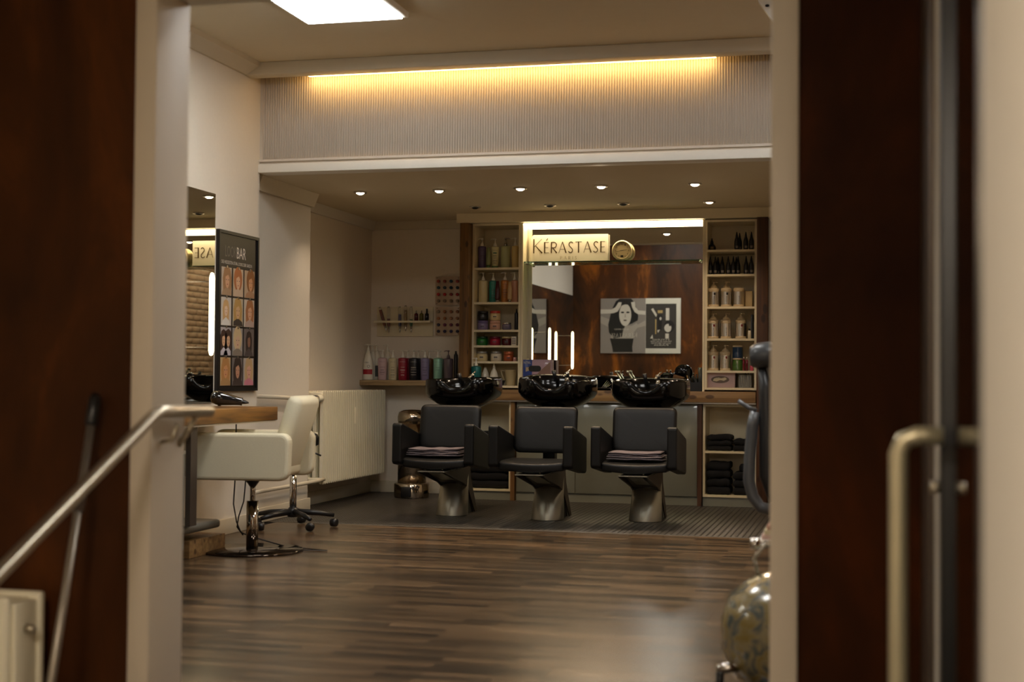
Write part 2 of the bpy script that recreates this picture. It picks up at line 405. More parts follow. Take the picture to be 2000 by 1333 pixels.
# cornices
b = MB(); b.box(XL, XR, 8.86, 8.98, 3.085, ZC, bev=.006); struct('trim_4', b, M_trim)
b = MB(); b.prism([(0, ZC), (.12, ZC), (.11, ZC-.03), (.02, 3.088), (0, 3.088)], lambda u, v, d: (XL+u, d, v), YP1, 8.9); struct('trim_5', b, M_trim)
b = MB(); b.prism([(0, ZA), (.07, ZA), (.03, 2.36), (0, 2.36)], lambda u, v, d: (XA+u, d, v), YB+.12, 10.31); struct('trim_6', b, M_trim)
b = MB(); b.prism([(0, ZA), (.05, ZA), (.03, 2.38), (0, 2.38)], lambda u, v, d: (XR_+u, d, v), 10.31, YW); struct('trim_7', b, M_wall)
b = MB(); b.box(XR_, -3.45, YW-.03, YW, 2.385, ZA); struct('trim_8', b, M_trim)
# pier return between the two left walls is the end of wall_left.001
# baseboards
def base(name, x, y0, y1, h=.105, t=.018):
    q = MB(); q.box(x, x+t, y0, y1, 0, h, bev=.003); struct(name, q, M_trim)
base('baseboard_left', XL, YP1, YB); base('baseboard_left.001', XA, YB, 10.33); base('baseboard_left.002', XR_, 10.33, YW)
b = MB(); b.box(XR_, -3.0, YW-.018, YW, 0, .105, bev=.003); struct('baseboard_back', b, M_trim)
# LED in the cornice gap
b = MB(); b.box(-3.74, -.96, 9.055, 9.095, 3.105, 3.118, M_cove)
cv = b.build('strip_light', None); tag(cv, 'warm yellow strip of light hidden above the fluted bulkhead', 'light')

# partition (brown both sides) with the doorway
def part_box(x0, x1, z0, z1, y0=YP0, y1=YP1): q = MB(); q.box(x0, x1, y0, y1, z0, z1); return q
wp = struct('wall_front', part_box(XL-.1, -2.15, -.6, 3.2, YP0+.02), M_rust)
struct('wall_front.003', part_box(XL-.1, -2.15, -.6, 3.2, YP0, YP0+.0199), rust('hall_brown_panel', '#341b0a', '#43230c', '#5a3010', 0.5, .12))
struct('wall_front.001', part_box(-.195, XR+.1, -.6, 3.2), M_rustd)
struct('wall_front.002', part_box(-2.15, -.195, 2.28, 3.2), M_rustd)
for k, zz in enumerate((-.0,)): pass
b = MB(); b.box(-2.156, -2.085, YP0-.012, YP1+.012, -.02, 2.30, bev=.004); struct('door_1', b, M_jamb)
b = MB(); b.box(-.260, -.187, YP0-.012, YP1+.012, -.02, 2.30, bev=.004); struct('door_1_frame', b, M_jamb)
b = MB(); b.box(-2.085, -.260, YP0-.012, YP1+.012, 2.215, 2.30, bev=.004); struct('trim_9', b, M_jamb)
# hall
b = MB(); b.box(-3.4, .14, -1.6, 3.0, -.62, -.5); struct('floor.001', b, M_gap)
b = MB(); b.box(-2.15, -.19, 3.42, YP0, -.5, -.17); b.box(-2.15, -.19, 3.0, 3.42, -.5, -.33); struct('floor_steps', b, M_jamb)
b = MB(); b.box(-3.5, -2.15, 3.0, YP0, -.62, -.5); b.box(-.19, .14, 3.0, YP0, -.62, -.5); struct('floor.002', b, M_gap)
b = MB(); b.box(-3.5, -3.3, -1.6, YP0, -.6, 2.8); struct('wall_left_hall', b, M_wall)
b = MB(); b.box(-3.5, .4, -1.8, -1.6, -.6, 2.8); struct('wall_behind', b, M_wall)
b = MB(); b.box(-3.5, .4, -1.8, YP0, 2.75, 2.9); struct('ceiling.002', b, M_ceil)
b = MB(); b.box(.14, .36, -1.6, 1.93, -.6, 2.8); b.box(.14, .36, 3.12, YP0, -.6, 2.8); b.box(.14, .36, 1.93, 3.12, 2.05, 2.8); struct('wall_right_hall', b, M_wall)
# dark framed glass door in the hall's right wall
d = bpy.data.objects.new('door_2', None); COL.objects.link(d); d.location = (.14, 2.52, -.5); d['kind'] = 'structure'
b = MB(); b.box(0, .05, -.59, -.50, 0, 2.55, bev=.004); b.box(0, .05, .50, .60, 0, 2.55, bev=.004); b.box(0, .05, -.5, .5, 0, .12); b.box(0, .05, -.5, .5, 2.43, 2.55)
b.build('door_leaf_frame', M_black, d)
M_dg = mat('dark_door_glass', '#14100c', 0.05, coat=1.0)
bx('pane', M_dg, (.015, .03, -.5, .5, .12, 2.43), d)
b = MB(); zt, zb, yy, xx = 1.44, .55, .43, -.085
b.tube([(0, yy, zt), (xx+.035, yy, zt), (xx+.01, yy, zt-.01), (xx, yy, zt-.035), (xx, yy, zb+.035), (xx+.01, yy, zb+.01), (xx+.035, yy, zb), (0, yy, zb)], .0185, seg=14)
o = b.build('door_handle', mat('handle_metal', '#c9bf9e', 0.35, 0.5), d)
b = MB(); b.lathe([(.012, -.02), (.012, 0)], 12, c=(0, .545, 1.33), axis='x'); b.build('lock', M_steel, d)
b = MB(); b.box(.128, .139, 3.3, 3.87, -.5, 2.3, bev=.003); struct('trim_10', b, M_taupe)

# ================================================================== LIGHTS THAT ARE THINGS
def panel_light(x, y, label, s=.58, z=ZC, e=M_panel):
    t = thing('ceiling_light', label, 'light', (x, y, z), 0)
    b = MB(); h = s/2
    b.box(-h-.03, h+.03, -h-.03, h+.03, -.035, 0, bev=.003); b.build('frame', M_white, t)
    b = MB(); b.box(-h, h, -h, h, -.045, -.0352); b.build('diffuser', e, t)
    return t
panel_light(-2.925, 7.50, 'square white ceiling panel light near the top of the photo')
panel_light(-1.35, 6.75, 'square ceiling panel light hung over the middle of the wood floor')
panel_light(-2.6, 5.2, 'square ceiling panel light close to the doorway wall')
panel_light(.35, 7.5, 'unseen square ceiling panel added for fill light near the brick wall, back row')  # out of view, added to raise the salon's overall fill light
panel_light(.35, 5.2, 'unseen square ceiling panel added for fill light near the brick wall and the doorway')  # second unseen panel, also added only for more fill
panel_light(-1.0, -.2, 'hall ceiling panel light behind the camera', .6, 2.75, M_hall)
dl = [(703, 375, 1), (857, 371, 1), (1016, 367, 1), (1177, 365, 1), (1357, 358, 1), (926, 403, 0), (1075, 401, 0), (1217, 397, 0), (1386, 394, .4)]
nth = ['leftmost', 'second from left', 'middle', 'second from right', 'rightmost']
for i, (px, py, on) in enumerate(dl):
    x = onZ(px, py, ZA).x; y = 10.24 if i < 5 else 11.3
    lab = (nth[i]+' lit round spot in the front row of the alcove ceiling') if i < 5 else (['leftmost unlit spot', 'middle unlit spot', 'rightmost unlit spot', 'dimly lit spot at the right end'][i-5]+' in the rear row of the alcove ceiling')
    t = thing('ceiling_spot', lab, 'light', (x, y, ZA), 0, 'recessed spots in the alcove ceiling')
    b = MB(); b.lathe([(.032, -.001), (.034, -.010), (.048, -.010), (.05, 0)], 24); b.build('ring', M_chrome, t)
    b = MB(); b.lathe([(.0001, -.022), (.016, -.020), (.028, -.013), (.031, -.009)], 20)
    b.build('lens', M_down if on == 1 else (emit('dim_spot_light', '#ffe0c0', 3) if on else M_black), t)
    b = MB(); b.tube([(-.03, 0, -.008), (.03, 0, -.008)], .003); b.build('clip', M_black, t)
    if on:
        l = bpy.data.lights.new('spot', 'SPOT'); l.energy = DOWN_W*on; l.color = lin('#ffe0bc'); l.spot_size = 1.9; l.spot_blend = .8; l.shadow_soft_size = .03
        lo = bpy.data.objects.new('spot', l); COL.objects.link(lo); lo.parent = t; lo.location = (0, 0, -.02)
        if i == 0: l.energy *= .35
        if i == 3: l.energy *= 1.6; lo.rotation_euler.x = -.7

# vertical tube lamps on the left wall mirror
mz0, mz1 = .868, 2.22
t = thing('wall_mirror', 'tall frameless mirror left of the hairstyle poster', 'mirror', (-4.12, 6.28, mz0))
bx('mirror_glass', M_mirror, (.012, .018, -2.18, 2.135, 0, mz1-mz0), t)
bx('backing', M_pole, (0, .012, -2.18, 2.138, 0, mz1-mz0), t)
for i, (y, where) in enumerate(((8.14, 'nearest the hairstyle poster'), (6.16, 'second from the poster'), (4.71, 'third from the poster'))):
    t = thing('tube_lamp', 'glowing vertical tube lamp standing off the wall mirror, '+where, 'lamp', (-3.985, y, 1.17), 0, 'tube lamps on the left wall mirror')
    b = MB(); b.lathe([(.0001, 0), (.010, .004), (.017, .03), (.017, .49), (.010, .516), (.0001, .52)], 14); b.build('tube', M_tube, t)
    b = MB(); b.box(-.116, -.015, -.003, .003, .05, .055); b.build('bracket', M_chrome, t)
    b = MB(); b.box(-.116, -.015, -.003, .003, .46, .465); b.build('bracket', M_chrome, t)

# ================================================================== BACK CABINET
YF = 11.8
def P(px, py, y=YF): v = onY(px, py, y); return v.x, v.z
ZCT, ZCB = .945, .855       # counter
def ledge(name, label, cat, m, dims): return tag(bx(name, m, dims, bev=.003), label, cat)
# beams
for (px0, px1, lab, m, z0) in ((897, 924, 'knotty wooden post between the bottle shelf and the left shelf unit', M_postx, 1.0), (1478, 1500, 'dark wooden post at the right end of the right shelf unit', M_postd, 0)):
    x0 = P(px0, 600, YF-.1)[0]; x1 = P(px1, 600, YF-.1)[0]
    x1 = -3.335 if px0 < 1000 else x1
    b = MB(); b.box(x0, x1, YF-.1, YF+.30, z0, 2.373, bev=.004); tag(b.build('wooden_post', m), lab, 'post')
tag(bx('fascia_board', M_lam, (-3.46, XAR, YF-.06, YW-.002, 2.376, ZA-.002)), 'pale board above the shelf units and mirror', 'board')
# lit recess with mirror and lamp bar
xs0, xs1 = -2.90, -1.33
t = thing('mirror_recess', 'light-lined recess holding the large mirror above the counter', 'mirror', ((xs0+xs1)/2, YF, ZCT))
hw = (xs1-xs0)/2
bx('side_panel', M_lam, (-hw, -hw+.018, .0, .18, 0, 1.425), t)
bx('side_panel', M_lam, (hw-.018, hw, .0, .18, 0, 1.425), t)
bx('top_panel', M_lam, (-hw, hw, .0, .18, 1.4255, 1.431), t)
bx('mirror_glass', M_mirror, (-hw+.018, hw-.018, .172, .18, 0, 1.42), t)
bx('lamp_bar', M_reveal, (-hw+.018, hw-.018, .0, .165, 1.408, 1.42), t)
# glass ledge
zs = 2.043
t = thing('glass_shelf', 'thin glass ledge across the big mirror holding sign and clock', 'shelf', ((xs0+xs1)/2, YF+.05, zs))
bx('shelf_board', M_glassedge, (-hw+.02, hw-.02, -.03, .115, -.012, 0), t)
for sx in (-1, 1):
    b = MB(); b.lathe([(.012, 0), (.012, .03)], 12, c=(sx*(hw-.04), -.02, -.016), axis='y'); b.build('bracket', M_chrome, t)

# open shelf units
def unit(x0, x1, shelves, label, z0, ztop, name='shelf_unit', depth=.34, wt=.018):
    t = thing(name, label, 'shelf', (x0, YF, z0)); w = x1-x0; h = ztop-z0
    bx('side_panel', M_lam, (0, wt, 0, depth, 0, h), t); bx('side_panel', M_lam, (w-wt, w, 0, depth, 0, h), t)
    bx('top_panel', M_lam, (wt, w-wt, 0, depth, h-.018, h), t); bx('bottom_panel', M_lam, (wt, w-wt, 0, depth, 0, .018), t)
    bx('back_panel', M_lam, (wt, w-wt, depth-.008, depth, .018, h-.018), t)
    for z in shelves: bx('shelf_board', M_lam, (wt, w-wt, .003, depth-.008, z-z0-.018, z-z0), t)
    return t
def zat(py, y=YF, px=950): return P(px, py, y)[1]
LX0, LX1 = -3.331, -2.902
LZ = [zat(y) for y in (523, 590.5, 644.5, 675, 706)]     # shelf top levels
unit(LX0, LX1, LZ, 'cream open shelf unit of bottles and jars left of the mirror', ZCT+.015, 2.374)
RX0, RX1 = -1.328, -.905
RZ = [zat(y, px=1430) for y in (487.5, 535.5, 599, 661.5, 724.5)]
unit(RX0, RX1, RZ, 'cream open shelf unit of bottles right of the mirror', ZCT+.015, 2.368)
ledge('worktop', 'knotty wooden counter edge running under the mirror', 'counter', M_counter, (-3.30, RX1, YF-.05, YF+.42, ZCB, ZCT))
bx('edge_profile', M_pole, (-3.30, RX1, YF-.052, YF-.03, ZCB-.012, ZCB-.001)).name = 'metal_profile'
tag(bpy.data.objects['metal_profile'], 'thin bright metal profile under the wooden counter edge', 'trim')
# base cabinet with grey glass fronts
t = thing('base_cabinet', 'base cabinet with grey glass fronts behind the wash chairs', 'cabinet', (-2.93, YF, 0))
bx('carcass', M_lam, (0, 1.545, .02, .44, .075, .84), t)
bx('plinth', M_front, (0, 1.545, .012, .03, 0, .072), t)
for k in range(3): bx('front_panel', M_front, (k*.515+.003, (k+1)*.515-.003, 0, .02, .075, .838), t, bev=.001)
for x0, lab in ((-2.972, 'narrow wooden upright between towel niche and grey cabinet fronts'), (-1.382, 'narrow wooden upright right of the grey cabinet fronts')):
    tag(bx('wooden_upright', M_postd if x0 > -2 else M_postx, (x0, x0+.035, YF-.03, YF+.4, 0, ZCB-.013)), lab, 'post')
# towel cabinets
t = unit(RX0-.012, RX1, [.455], 'white open towel cabinet under the right end of the counter', .075, .84, 'towel_cabinet')
bx('plinth', M_front, (0, RX1-RX0+.01, .012, .03, -.075, -.003), t)
t = unit(-3.40, -2.975, [.42], 'white open towel cabinet behind the left wash chair', .075, .84, 'towel_cabinet')
bx('plinth', M_front, (0, .42, .012, .03, -.075, -.003), t)

def folded(name, label, cat, x, y, z, w, d, h, layers, m, rz=0, group=None, wave=.004):
    t = MB()
    lh = h/layers
    for k in range(layers):
        q = bmesh.new(); nx = 14
        prof = [(-1, 0), (-.98, .5), (-.9, .92), (0, 1), (.9, .92), (.98, .5), (1, 0), (.98, -.5), (.9, -.92), (0, -1), (-.9, -.92), (-.98, -.5)]
        rings = []
        for i in range(nx+1):
            u = -1+2*i/nx; e = 1.0 if abs(u) < .99 else .6
            zo = noise.noise(Vector((u*2.1+x*3, k*1.7, y)))*wave*2; so = noise.noise(Vector((k*5.1, u*1.3, x)))*.012
            rings.append([q.verts.new((u*w/2*(1-.02*(k % 2)), a*d/2+so, lh*(k+.5)+c*lh*.5*e+zo)) for a, c in prof])
        for i in range(nx):
            for j in range(12):
                q.faces.new((rings[i][j], rings[i][(j+1) % 12], rings[i+1][(j+1) % 12], rings[i+1][j])).smooth = True
        q.faces.new(rings[0][::-1]); q.faces.new(rings[-1])
        t.merge(q)
    o = t.build(name, m, None, (x, y, z), rz); return tag(o, label, cat, group)
# black towels
g = 'black towels in the cabinets'
for (x, z, w, h, n, lab) in ((-1.21, .455, .2, .13, 3, 'taller pile of black towels on the upper right-cabinet shelf'), (-1.01, .455, .17, .10, 2, 'lower pile of black towels on the upper right-cabinet shelf'),
        (-1.215, .093, .19, .27, 4, 'tall pile of black towels on the bottom right-cabinet shelf'), (-1.01, .093, .17, .19, 3, 'shorter pile of black towels on the bottom right-cabinet shelf'),
        (-3.28, .42, .19, .16, 3, 'left pile of black towels on the left-cabinet shelf'), (-3.08, .42, .17, .13, 3, 'right pile of black towels on the left-cabinet shelf'),
        (-3.18, .093, .34, .27, 4, 'wide pile of black towels at the bottom of the left cabinet')):
    folded('towel_stack', lab, 'towels', x, YF+.16, z, w, .26, h, n, M_towelb, 0, g, .006)
folded('rolled_towel', 'small black rolled towel crowning the bottom right-cabinet pile', 'towel', -1.0, YF+.14, .285, .09, .2, .06, 1, M_towelb)

# ================================================================== BOTTLES AND JARS
C_BLACK = pm('soft_black', '#121214'); C_INK = pm('print_ink', '#3a3540'); C_INKW = pm('pale_ink', '#cfc6c0')
P_white = pm('pump_white', '#e6e0d0', .4); P_silver = mat('silver_cap', '#b8b2aa', .25, .9)
BR = 'KÉRASTASE'
def wrap_text(mb, s, u0, v0, w, h, r, ang, m, sy=1.0):
    put_text(mb, s, u0, v0, w, h, lambda u, v: ((r+.0006)*math.sin(ang+u/r), -(r+.0006)*sy*math.cos(ang+u/r), v), m)
def wrap_band(mb, a0, a1, v0, v1, r, m, sy=1.0, e=.0005, n=6):
    vs = []
    for k in range(n+1):
        a = a0+(a1-a0)*k/n; x, y = (r+e)*math.sin(a), -(r+e)*sy*math.cos(a); vs += [(x, y, v0), (x, y, v1)]
    mb.poly(vs, [(2*k, 2*k+2, 2*k+3, 2*k+1) for k in range(n)], m, True)
def print_on(parent, r, h, ink, sy=1.0, brand=BR, dense=4, rnd=None, top=.80, ang=.2, accent=None, base_z=0):
    rr = random.Random(rnd); b = MB(); w = r*1.25
    wrap_text(b, brand, -w/2, base_z+h*top, w, h*.035, r, ang, ink, sy)
    z = top-.12
    if accent: wrap_band(b, ang-.45, ang+.45, base_z+h*(z-.015), base_z+h*(z+.035), r, accent, sy)
    for k in range(dense):
        z -= .11; ww = rr.uniform(.35, .62)
        for j in range(rr.choice((1, 2))): wrap_band(b, ang-ww, ang+ww, base_z+h*(z-j*.035), base_z+h*(z-j*.035+.012), r, ink, sy)
    return b.build('label_print', ink, parent)
def pump(parent, z, r, m=P_white, h=.07, nd=-1, collar=.016):
    b = MB()
    b.lathe([(collar, z), (collar, z+.010), (collar*.75, z+.022), (.0055, z+.034), (.0045, z+h-.012)], 14)
    b.lathe([(.0045, z+h-.014), (.010, z+h-.012), (.010, z+h-.002), (.007, z+h)], 12)
    b.tube([(0, 0, z+h-.006), (nd*.028, 0, z+h-.005), (nd*.038, 0, z+h-.011)], .0042, seg=6)
    return b.build('pump', m, parent)
def bottle(lab, x, y, z, h, r, m, ink=C_INK, nd=-1, sy=.8, taper=.9, shoulder=.05, group=None, brand=BR, pm_=P_white, ph=.07, accent=None, seed=1, name='pump_bottle', neck=True, dense=4, base=None, show=True):
    t = thing(name, lab, 'bottle', (x, y, z), 0, group)
    b = MB(); rt = r
    b.lathe([(r*taper*.93, 0), (r*taper, .004), (rt, h*.93), (rt*.96, h*.965), (rt*.8, h*.985), (.016, h)], 24, m, sy=sy)
    b.build('bottle_body', m, t)
    if base: q = MB(); wrap_band(q, -PI/2, PI/2, .001, h*.1, r*taper+.0008, base, sy, n=12); q.build('base_band', base, t)
    if show: print_on(t, r*.97, h, ink, sy, brand, dense, seed, accent=accent)
    if neck: pump(t, h, r, pm_, ph, nd)
    return t
def Bm(n, c, rough=.38): return mat('plastic_'+n, c, rough, var=.02, coat=.2)
ZS = 1.017
gb = 'bottles on the pale wooden shelf'
def xs(px, y): return onY(px, 742, y).x
yf = 12.07
# tall white bottle with red band
def white_tall(lab, px, y, band, z=ZS, h=.26, r=.047, pumpy=True, brand="L'ORÉAL", group=gb):
    t = thing('pump_bottle', lab, 'bottle', (xs(px, y), y, z), 0, group)
    b = MB(); b.lathe([(r*.95, 0), (r, .006), (r, h*.5), (r*.93, h*.66), (r*.6, h*.86), (r*.38, h*.96), (r*.34, h)], 24, sy=.85); b.build('bottle_body', Bm('white', '#ddd6c4'), t)
    if band:
        q = MB(); wrap_band(q, -1.2, 1.2, .05, .095, r, pm('band_red', '#9c1220'), .85, n=12); q.build('band', None, t)
        q = MB(); wrap_text(q, brand, -.03, .15, .045, .014, r, .1, C_BLACK, .85)
        for a in (.0095, .0125):
            q.poly([(( r+.0008)*math.sin(.35+(a*math.cos(k))/r), -(r+.0008)*.85*math.cos(.35+(a*math.cos(k))/r), .122+a*math.sin(k)) for k in [PI*j/8 for j in range(16)]], [tuple(range(16))], C_BLACK if a > .011 else Bm('white', '#ddd6c4'))
        q.build('label_print', None, t)
    elif band is None:
        q = MB(); wrap_band(q, -1.2, 1.2, .03, .13, r, band or C_BLACK, .85, n=12); q.build('band', None, t)
    pump(t, h, r, P_white, .062, -1, .013)
    return t
white_tall('tall white pump bottle with a red band at the left end of the wooden shelf', 718.9, yf, True)
white_tall('tall white pump bottle just behind the red-banded one', 727, 12.19, False)
white_tall('tall white pump bottle with dark lower half behind the gap beside the pink bottle', 735, 12.205, None)
white_tall('tall white pump bottle behind the pink and cream bottles', 756, 12.2, False)
bottle('pale pink pump bottle right of the red-banded white bottle', xs(746.7, yf), yf, ZS, .2, .043, Bm('pink', '#c3a6a8'), seed=2)
bottle('cream pump bottle between the pale pink and crimson ones', xs(767, yf), yf, ZS, .198, .04, Bm('cream', '#cbbf9c'), seed=3, dense=5)
bottle('crimson pump bottle on the wooden shelf', xs(786.6, yf), yf, ZS, .2, .044, Bm('crimson', '#8a0f28'), C_INKW, seed=4)
bottle('black pump bottle in the middle of the wooden shelf', xs(808, yf), yf, ZS, .2, .047, Bm('night', '#0b0e18'), C_INKW, seed=5)
bottle('lavender pump bottle on the wooden shelf', xs(829.7, yf), yf, ZS, .199, .041, Bm('lavender', '#7e7393'), seed=6)
bottle('mint green metallic pump bottle on the wooden shelf', xs(855, yf), yf, ZS, .2, .042, mat('mint', '#8fc0aa', .3, .35), seed=7, dense=2)
bottle('smoky mauve pump bottle at the right of the wooden shelf', xs(875.4, yf), yf, ZS, .198, .044, Bm('smoke', '#5c4f55', .25), nd=-1, seed=8, pm_=pm('smoky_pump', '#6a5a58'))
t = bottle('slim black bottle beside the left wooden post', xs(890, 12.1), 12.1, ZS, .235, .018, C_BLACK, neck=False, name='slim_bottle', show=False)
b = MB(); b.lathe([(.0095, .235), (.0095, .262)], 12); b.build('cap', C_BLACK, t)
for px, lab, c in ((796, 'bottle behind the crimson one, only its pump and edge showing', '#8a0f28'), (816.5, 'bottle behind the black one, only its pump showing', '#141826'), (838, 'amber bottle behind the lavender one', '#6b4320'), (859, 'bottle hidden behind the mint one, only its pump showing', '#7c9a8c')):
    bottle(lab, xs(px, 12.19), 12.19, ZS, .198, .037, Bm('b'+c[1:], c), show=False, nd=1 if px == 838 else -1)
o = tag(bx('wooden_shelf', M_shelfw, (XR_, -3.462, 11.98, YW, ZS-.048, ZS-.001), bev=.004), 'pale grained wooden wall shelf carrying a row of pump bottles', 'shelf')

def item_y(k=0): return YF+.11
def ux(px, y): return onY(px, 600, y).x
U = YF+.11
def tube_(lab, x, y, z, h, r, m, cap, name='squeeze_tube'):
    t = thing(name, lab, 'tube', (x, y, z)); b = MB(); n = 16; vs = []
    b.lathe([(r*.7, 0), (r*.72, h*.13)], 16); b.build('cap', cap, t)
    b = MB()
    for k, (zz, ax, ay) in enumerate(((h*.13, r*.9, r*.9), (h*.2, r, r), (h*.6, r*.95, r*.55), (h, r*.55, .002))):
        vs += [(ax*math.cos(2*PI*j/n), ay*math.sin(2*PI*j/n), zz) for j in range(n)]
    b.poly(vs, [(k*n+j, k*n+(j+1) % n, (k+1)*n+(j+1) % n, (k+1)*n+j) for k in range(3) for j in range(n)] + [tuple(range(n)), tuple(range(3*n, 4*n))], None, True)
    b.build('tube_body', m, t); return t
# left unit, first shelf
z = LZ[0]
bottle('purple pump bottle on the top left shelf', ux(941, U), U, z, .195, .036, Bm('purple', '#63507a'), seed=11)
tube_('sage green squeeze tube beside the purple bottle on the top left shelf', ux(953, U-.05), U-.05, z, .18, .022, Bm('sage', '#8b9468'), Bm('leaf', '#4b7a3c'))
bottle('rounded cream bottle with a green foot on the top left shelf', ux(966, U-.01), U-.01, z, .19, .036, Bm('creamg', '#d6cfa2'), seed=12, taper=.78, base=Bm('leaf', '#4b7a3c'), accent=pm('teal_ink', '#1f6a58'))
bottle('pale green pump bottle with metal collar on the top left shelf', ux(986.7, U), U, z, .195, .041, Bm('palegreen', '#b4b98a'), seed=13, taper=1, pm_=P_silver, nd=1, accent=pm('teal_ink', '#1f6a58'), dense=5)
bottle('yellow pump bottle with red print on the top left shelf', ux(1005.5, U), U, z, .195, .031, Bm('yellow', '#dcc27c'), pm('red_ink', '#9a3020'), seed=14, taper=1, accent=pm('red_ink', '#9a3020'), dense=5)
z = LZ[1]
bottle('cream pump bottle on the second left shelf', ux(943.5, U), U, z, .195, .040, Bm('cream2', '#dccf9f'), seed=15, taper=1, accent=C_BLACK, dense=5)
bottle('turquoise pump bottle on the second left shelf', ux(963, U+.04), U+.04, z, .195, .037, Bm('turq', '#2f9080'), seed=16)
tube_('dark crimson squeeze tube on the second left shelf', ux(971.5, U-.06), U-.06, z, .185, .022, Bm('wine', '#45070f'), P_silver)
bottle('orange pump bottle on the second left shelf', ux(986, U), U, z, .195, .038, Bm('orange', '#bd7a34'), seed=17)
tube_('beige squeeze tube with a silver cap on the second left shelf', ux(995.5, U-.07), U-.07, z, .18, .020, Bm('sand', '#c7a77a'), P_silver)
bottle('peach pump bottle at the right of the second left shelf', ux(1005, U), U, z, .195, .031, Bm('peach', '#d8a283'), pm('red_ink', '#9a3020'), seed=18, taper=1)
# jars
def jar(lab, x, y, z, r, h, m, lid, lh=.25, glassy=False, group='jars on the left shelf unit', squeeze=.9):
    t = thing('cream_jar', lab, 'jar', (x, y, z), 0, group)
    b = MB(); hb = h*(1-lh); b.lathe([(r*squeeze, 0), (r, hb*.2), (r, hb*.8), (r*.93, hb)], 24); b.build('jar_body', m, t)
    b = MB(); b.lathe([(r*.95, hb), (r*.97, hb+.002), (r*.97, h-.003), (r*.93, h)], 24); b.build('lid', lid, t)
    b = MB(); wrap_band(b, -.2, .45, hb*.3, hb*.34, r, C_INK); wrap_band(b, -.2, .45, hb*.45, hb*.6, r, C_INK, n=3); b.build('label_print', C_INK, t)
    return t
z = LZ[2]; J = YF+.1
k = lambda px: ux(px, J)
jar('lavender jar under the black jar on the third left shelf', k(943.5), J, z, .047, .082, Bm('lav2', '#8478a0'), Bm('lav3', '#6a5e90'))
jar('black jar stacked on the lavender jar', k(943.5), J, z+.083, .047, .082, C_BLACK, C_BLACK)
jar('pink jar under the red-lidded jar on the third left shelf', k(967.5), J, z, .049, .082, Bm('pinkj', '#d7a58c'), Bm('pinkj', '#d7a58c'))
jar('cream jar with a red lid stacked on the pink jar', k(967.5), J, z+.083, .046, .083, Bm('creamj', '#d8c08e'), Bm('redl', '#b8301c'))
jar('small mauve jar with a silver lid on the third left shelf', k(990), J, z, .039, .064, Bm('mauvej', '#77708a', .15), P_silver, .22, squeeze=.75)
t = bottle('black bottle at the right end of the third left shelf', k(1008), J+.02, z, .15, .018, C_BLACK, neck=False, name='slim_bottle', show=False, sy=1)
b = MB(); b.lathe([(.009, .15), (.006, .178), (.003, .185)], 12); b.build('cap', C_BLACK, t)
z = LZ[3]
jar('green metallic jar on the fourth left shelf', k(942.5), J, z, .049, .078, mat('greenj', '#1d6b28', .3, .3), mat('greenl', '#16381c', .3, .3), .2)
jar('crimson metallic jar on the fourth left shelf', k(967.5), J, z, .048, .078, mat('crimj', '#991434', .3, .3), mat('criml', '#5a1024', .3, .3), .2)
jar('dark red jar with a cream lid on the fourth left shelf', k(990.5), J, z, .043, .078, Bm('dred', '#501218', .15), Bm('creaml', '#c2a878'), .2)
t = thing('small_box', 'small white printed box on the fourth left shelf', 'box', (k(1006.7), J-.02, z)); bx('carton', Bm('boxw', '#cfc4ae'), (-.022, .022, -.03, .03, 0, .078), t, bev=.001)
b = MB(); [b.box(-.018, .016, -.0306, -.03, .015+.011*q, .020+.011*q) for q in range(5)]; b.build('label_print', C_INK, t)
z = LZ[4]
jar('cream jar with a grey lid on the fifth left shelf', k(942.5), J, z, .049, .086, Bm('crj', '#c9b78a'), mat('greyl', '#8e8c88', .35, .6), .22)
jar('white jar with a grey lid on the fifth left shelf', k(970), J, z, .049, .086, Bm('whj', '#cfc2aa'), mat('greyl', '#8e8c88', .35, .6), .22)
jar('copper metallic jar on the fifth left shelf', k(994.5), J, z, .046, .086, mat('copj', '#a85530', .3, .4), mat('copl', '#b4643e', .3, .4), .3)
jar('tiny pink pot on the fifth left shelf', k(1008.5), J-.04, z, .014, .036, Bm('tinyp', '#d09a90'), Bm('tinyp', '#d09a90'))
# bottom of the left unit / counter end
zb = ZCT+.034
bottle('teal pump bottle beside the left wooden post', onY(930, 730, YF-.03).x, YF-.03, ZCT+.001, .20, .044, mat('tealb', '#135f5e', .3, .3), C_INKW, seed=19, sy=.8, taper=1)
t = thing('plain_bottle', 'white bottle without a pump at the bottom of the left unit', 'bottle', (ux(949, U), U, zb))
b = MB(); b.lathe([(.033, 0), (.035, .01), (.035, .075), (.026, .11), (.013, .14), (.011, .158)], 20); b.build('bottle_body', Bm('white', '#ddd6c4'), t)
b = MB(); wrap_band(b, -.9, .9, .02, .07, .035, C_INK, n=8); b.build('label_print', mat('greyink', '#8c8680', .6), t)
t = thing('pump_bottle', 'white pump bottle at the bottom of the left unit', 'bottle', (ux(966, U-.03), U-.03, zb))
b = MB(); b.lathe([(.034, 0), (.036, .01), (.036, .08), (.027, .115), (.013, .14), (.011, .15)], 20); b.build('bottle_body', Bm('white', '#ddd6c4'), t)
b = MB(); wrap_band(b, -.9, .9, .02, .07, .036, C_INK, n=8); b.build('label_print', mat('greyink', '#8c8680', .6), t); pump(t, .15, .02, P_white, .06, -1, .011)
t = thing('measuring_jug', 'cloudy plastic measuring jug at the bottom of the left unit', 'jug', (ux(998, U), U, zb))
b = MB(); b.lathe([(.038, 0), (.04, .005), (.052, .13), (.056, .135), (.051, .137), (.037, .01), (.0001, .01)], 22, sy=.85); b.build('jug_body', Bm('jug', '#b3a27c', .3), t)
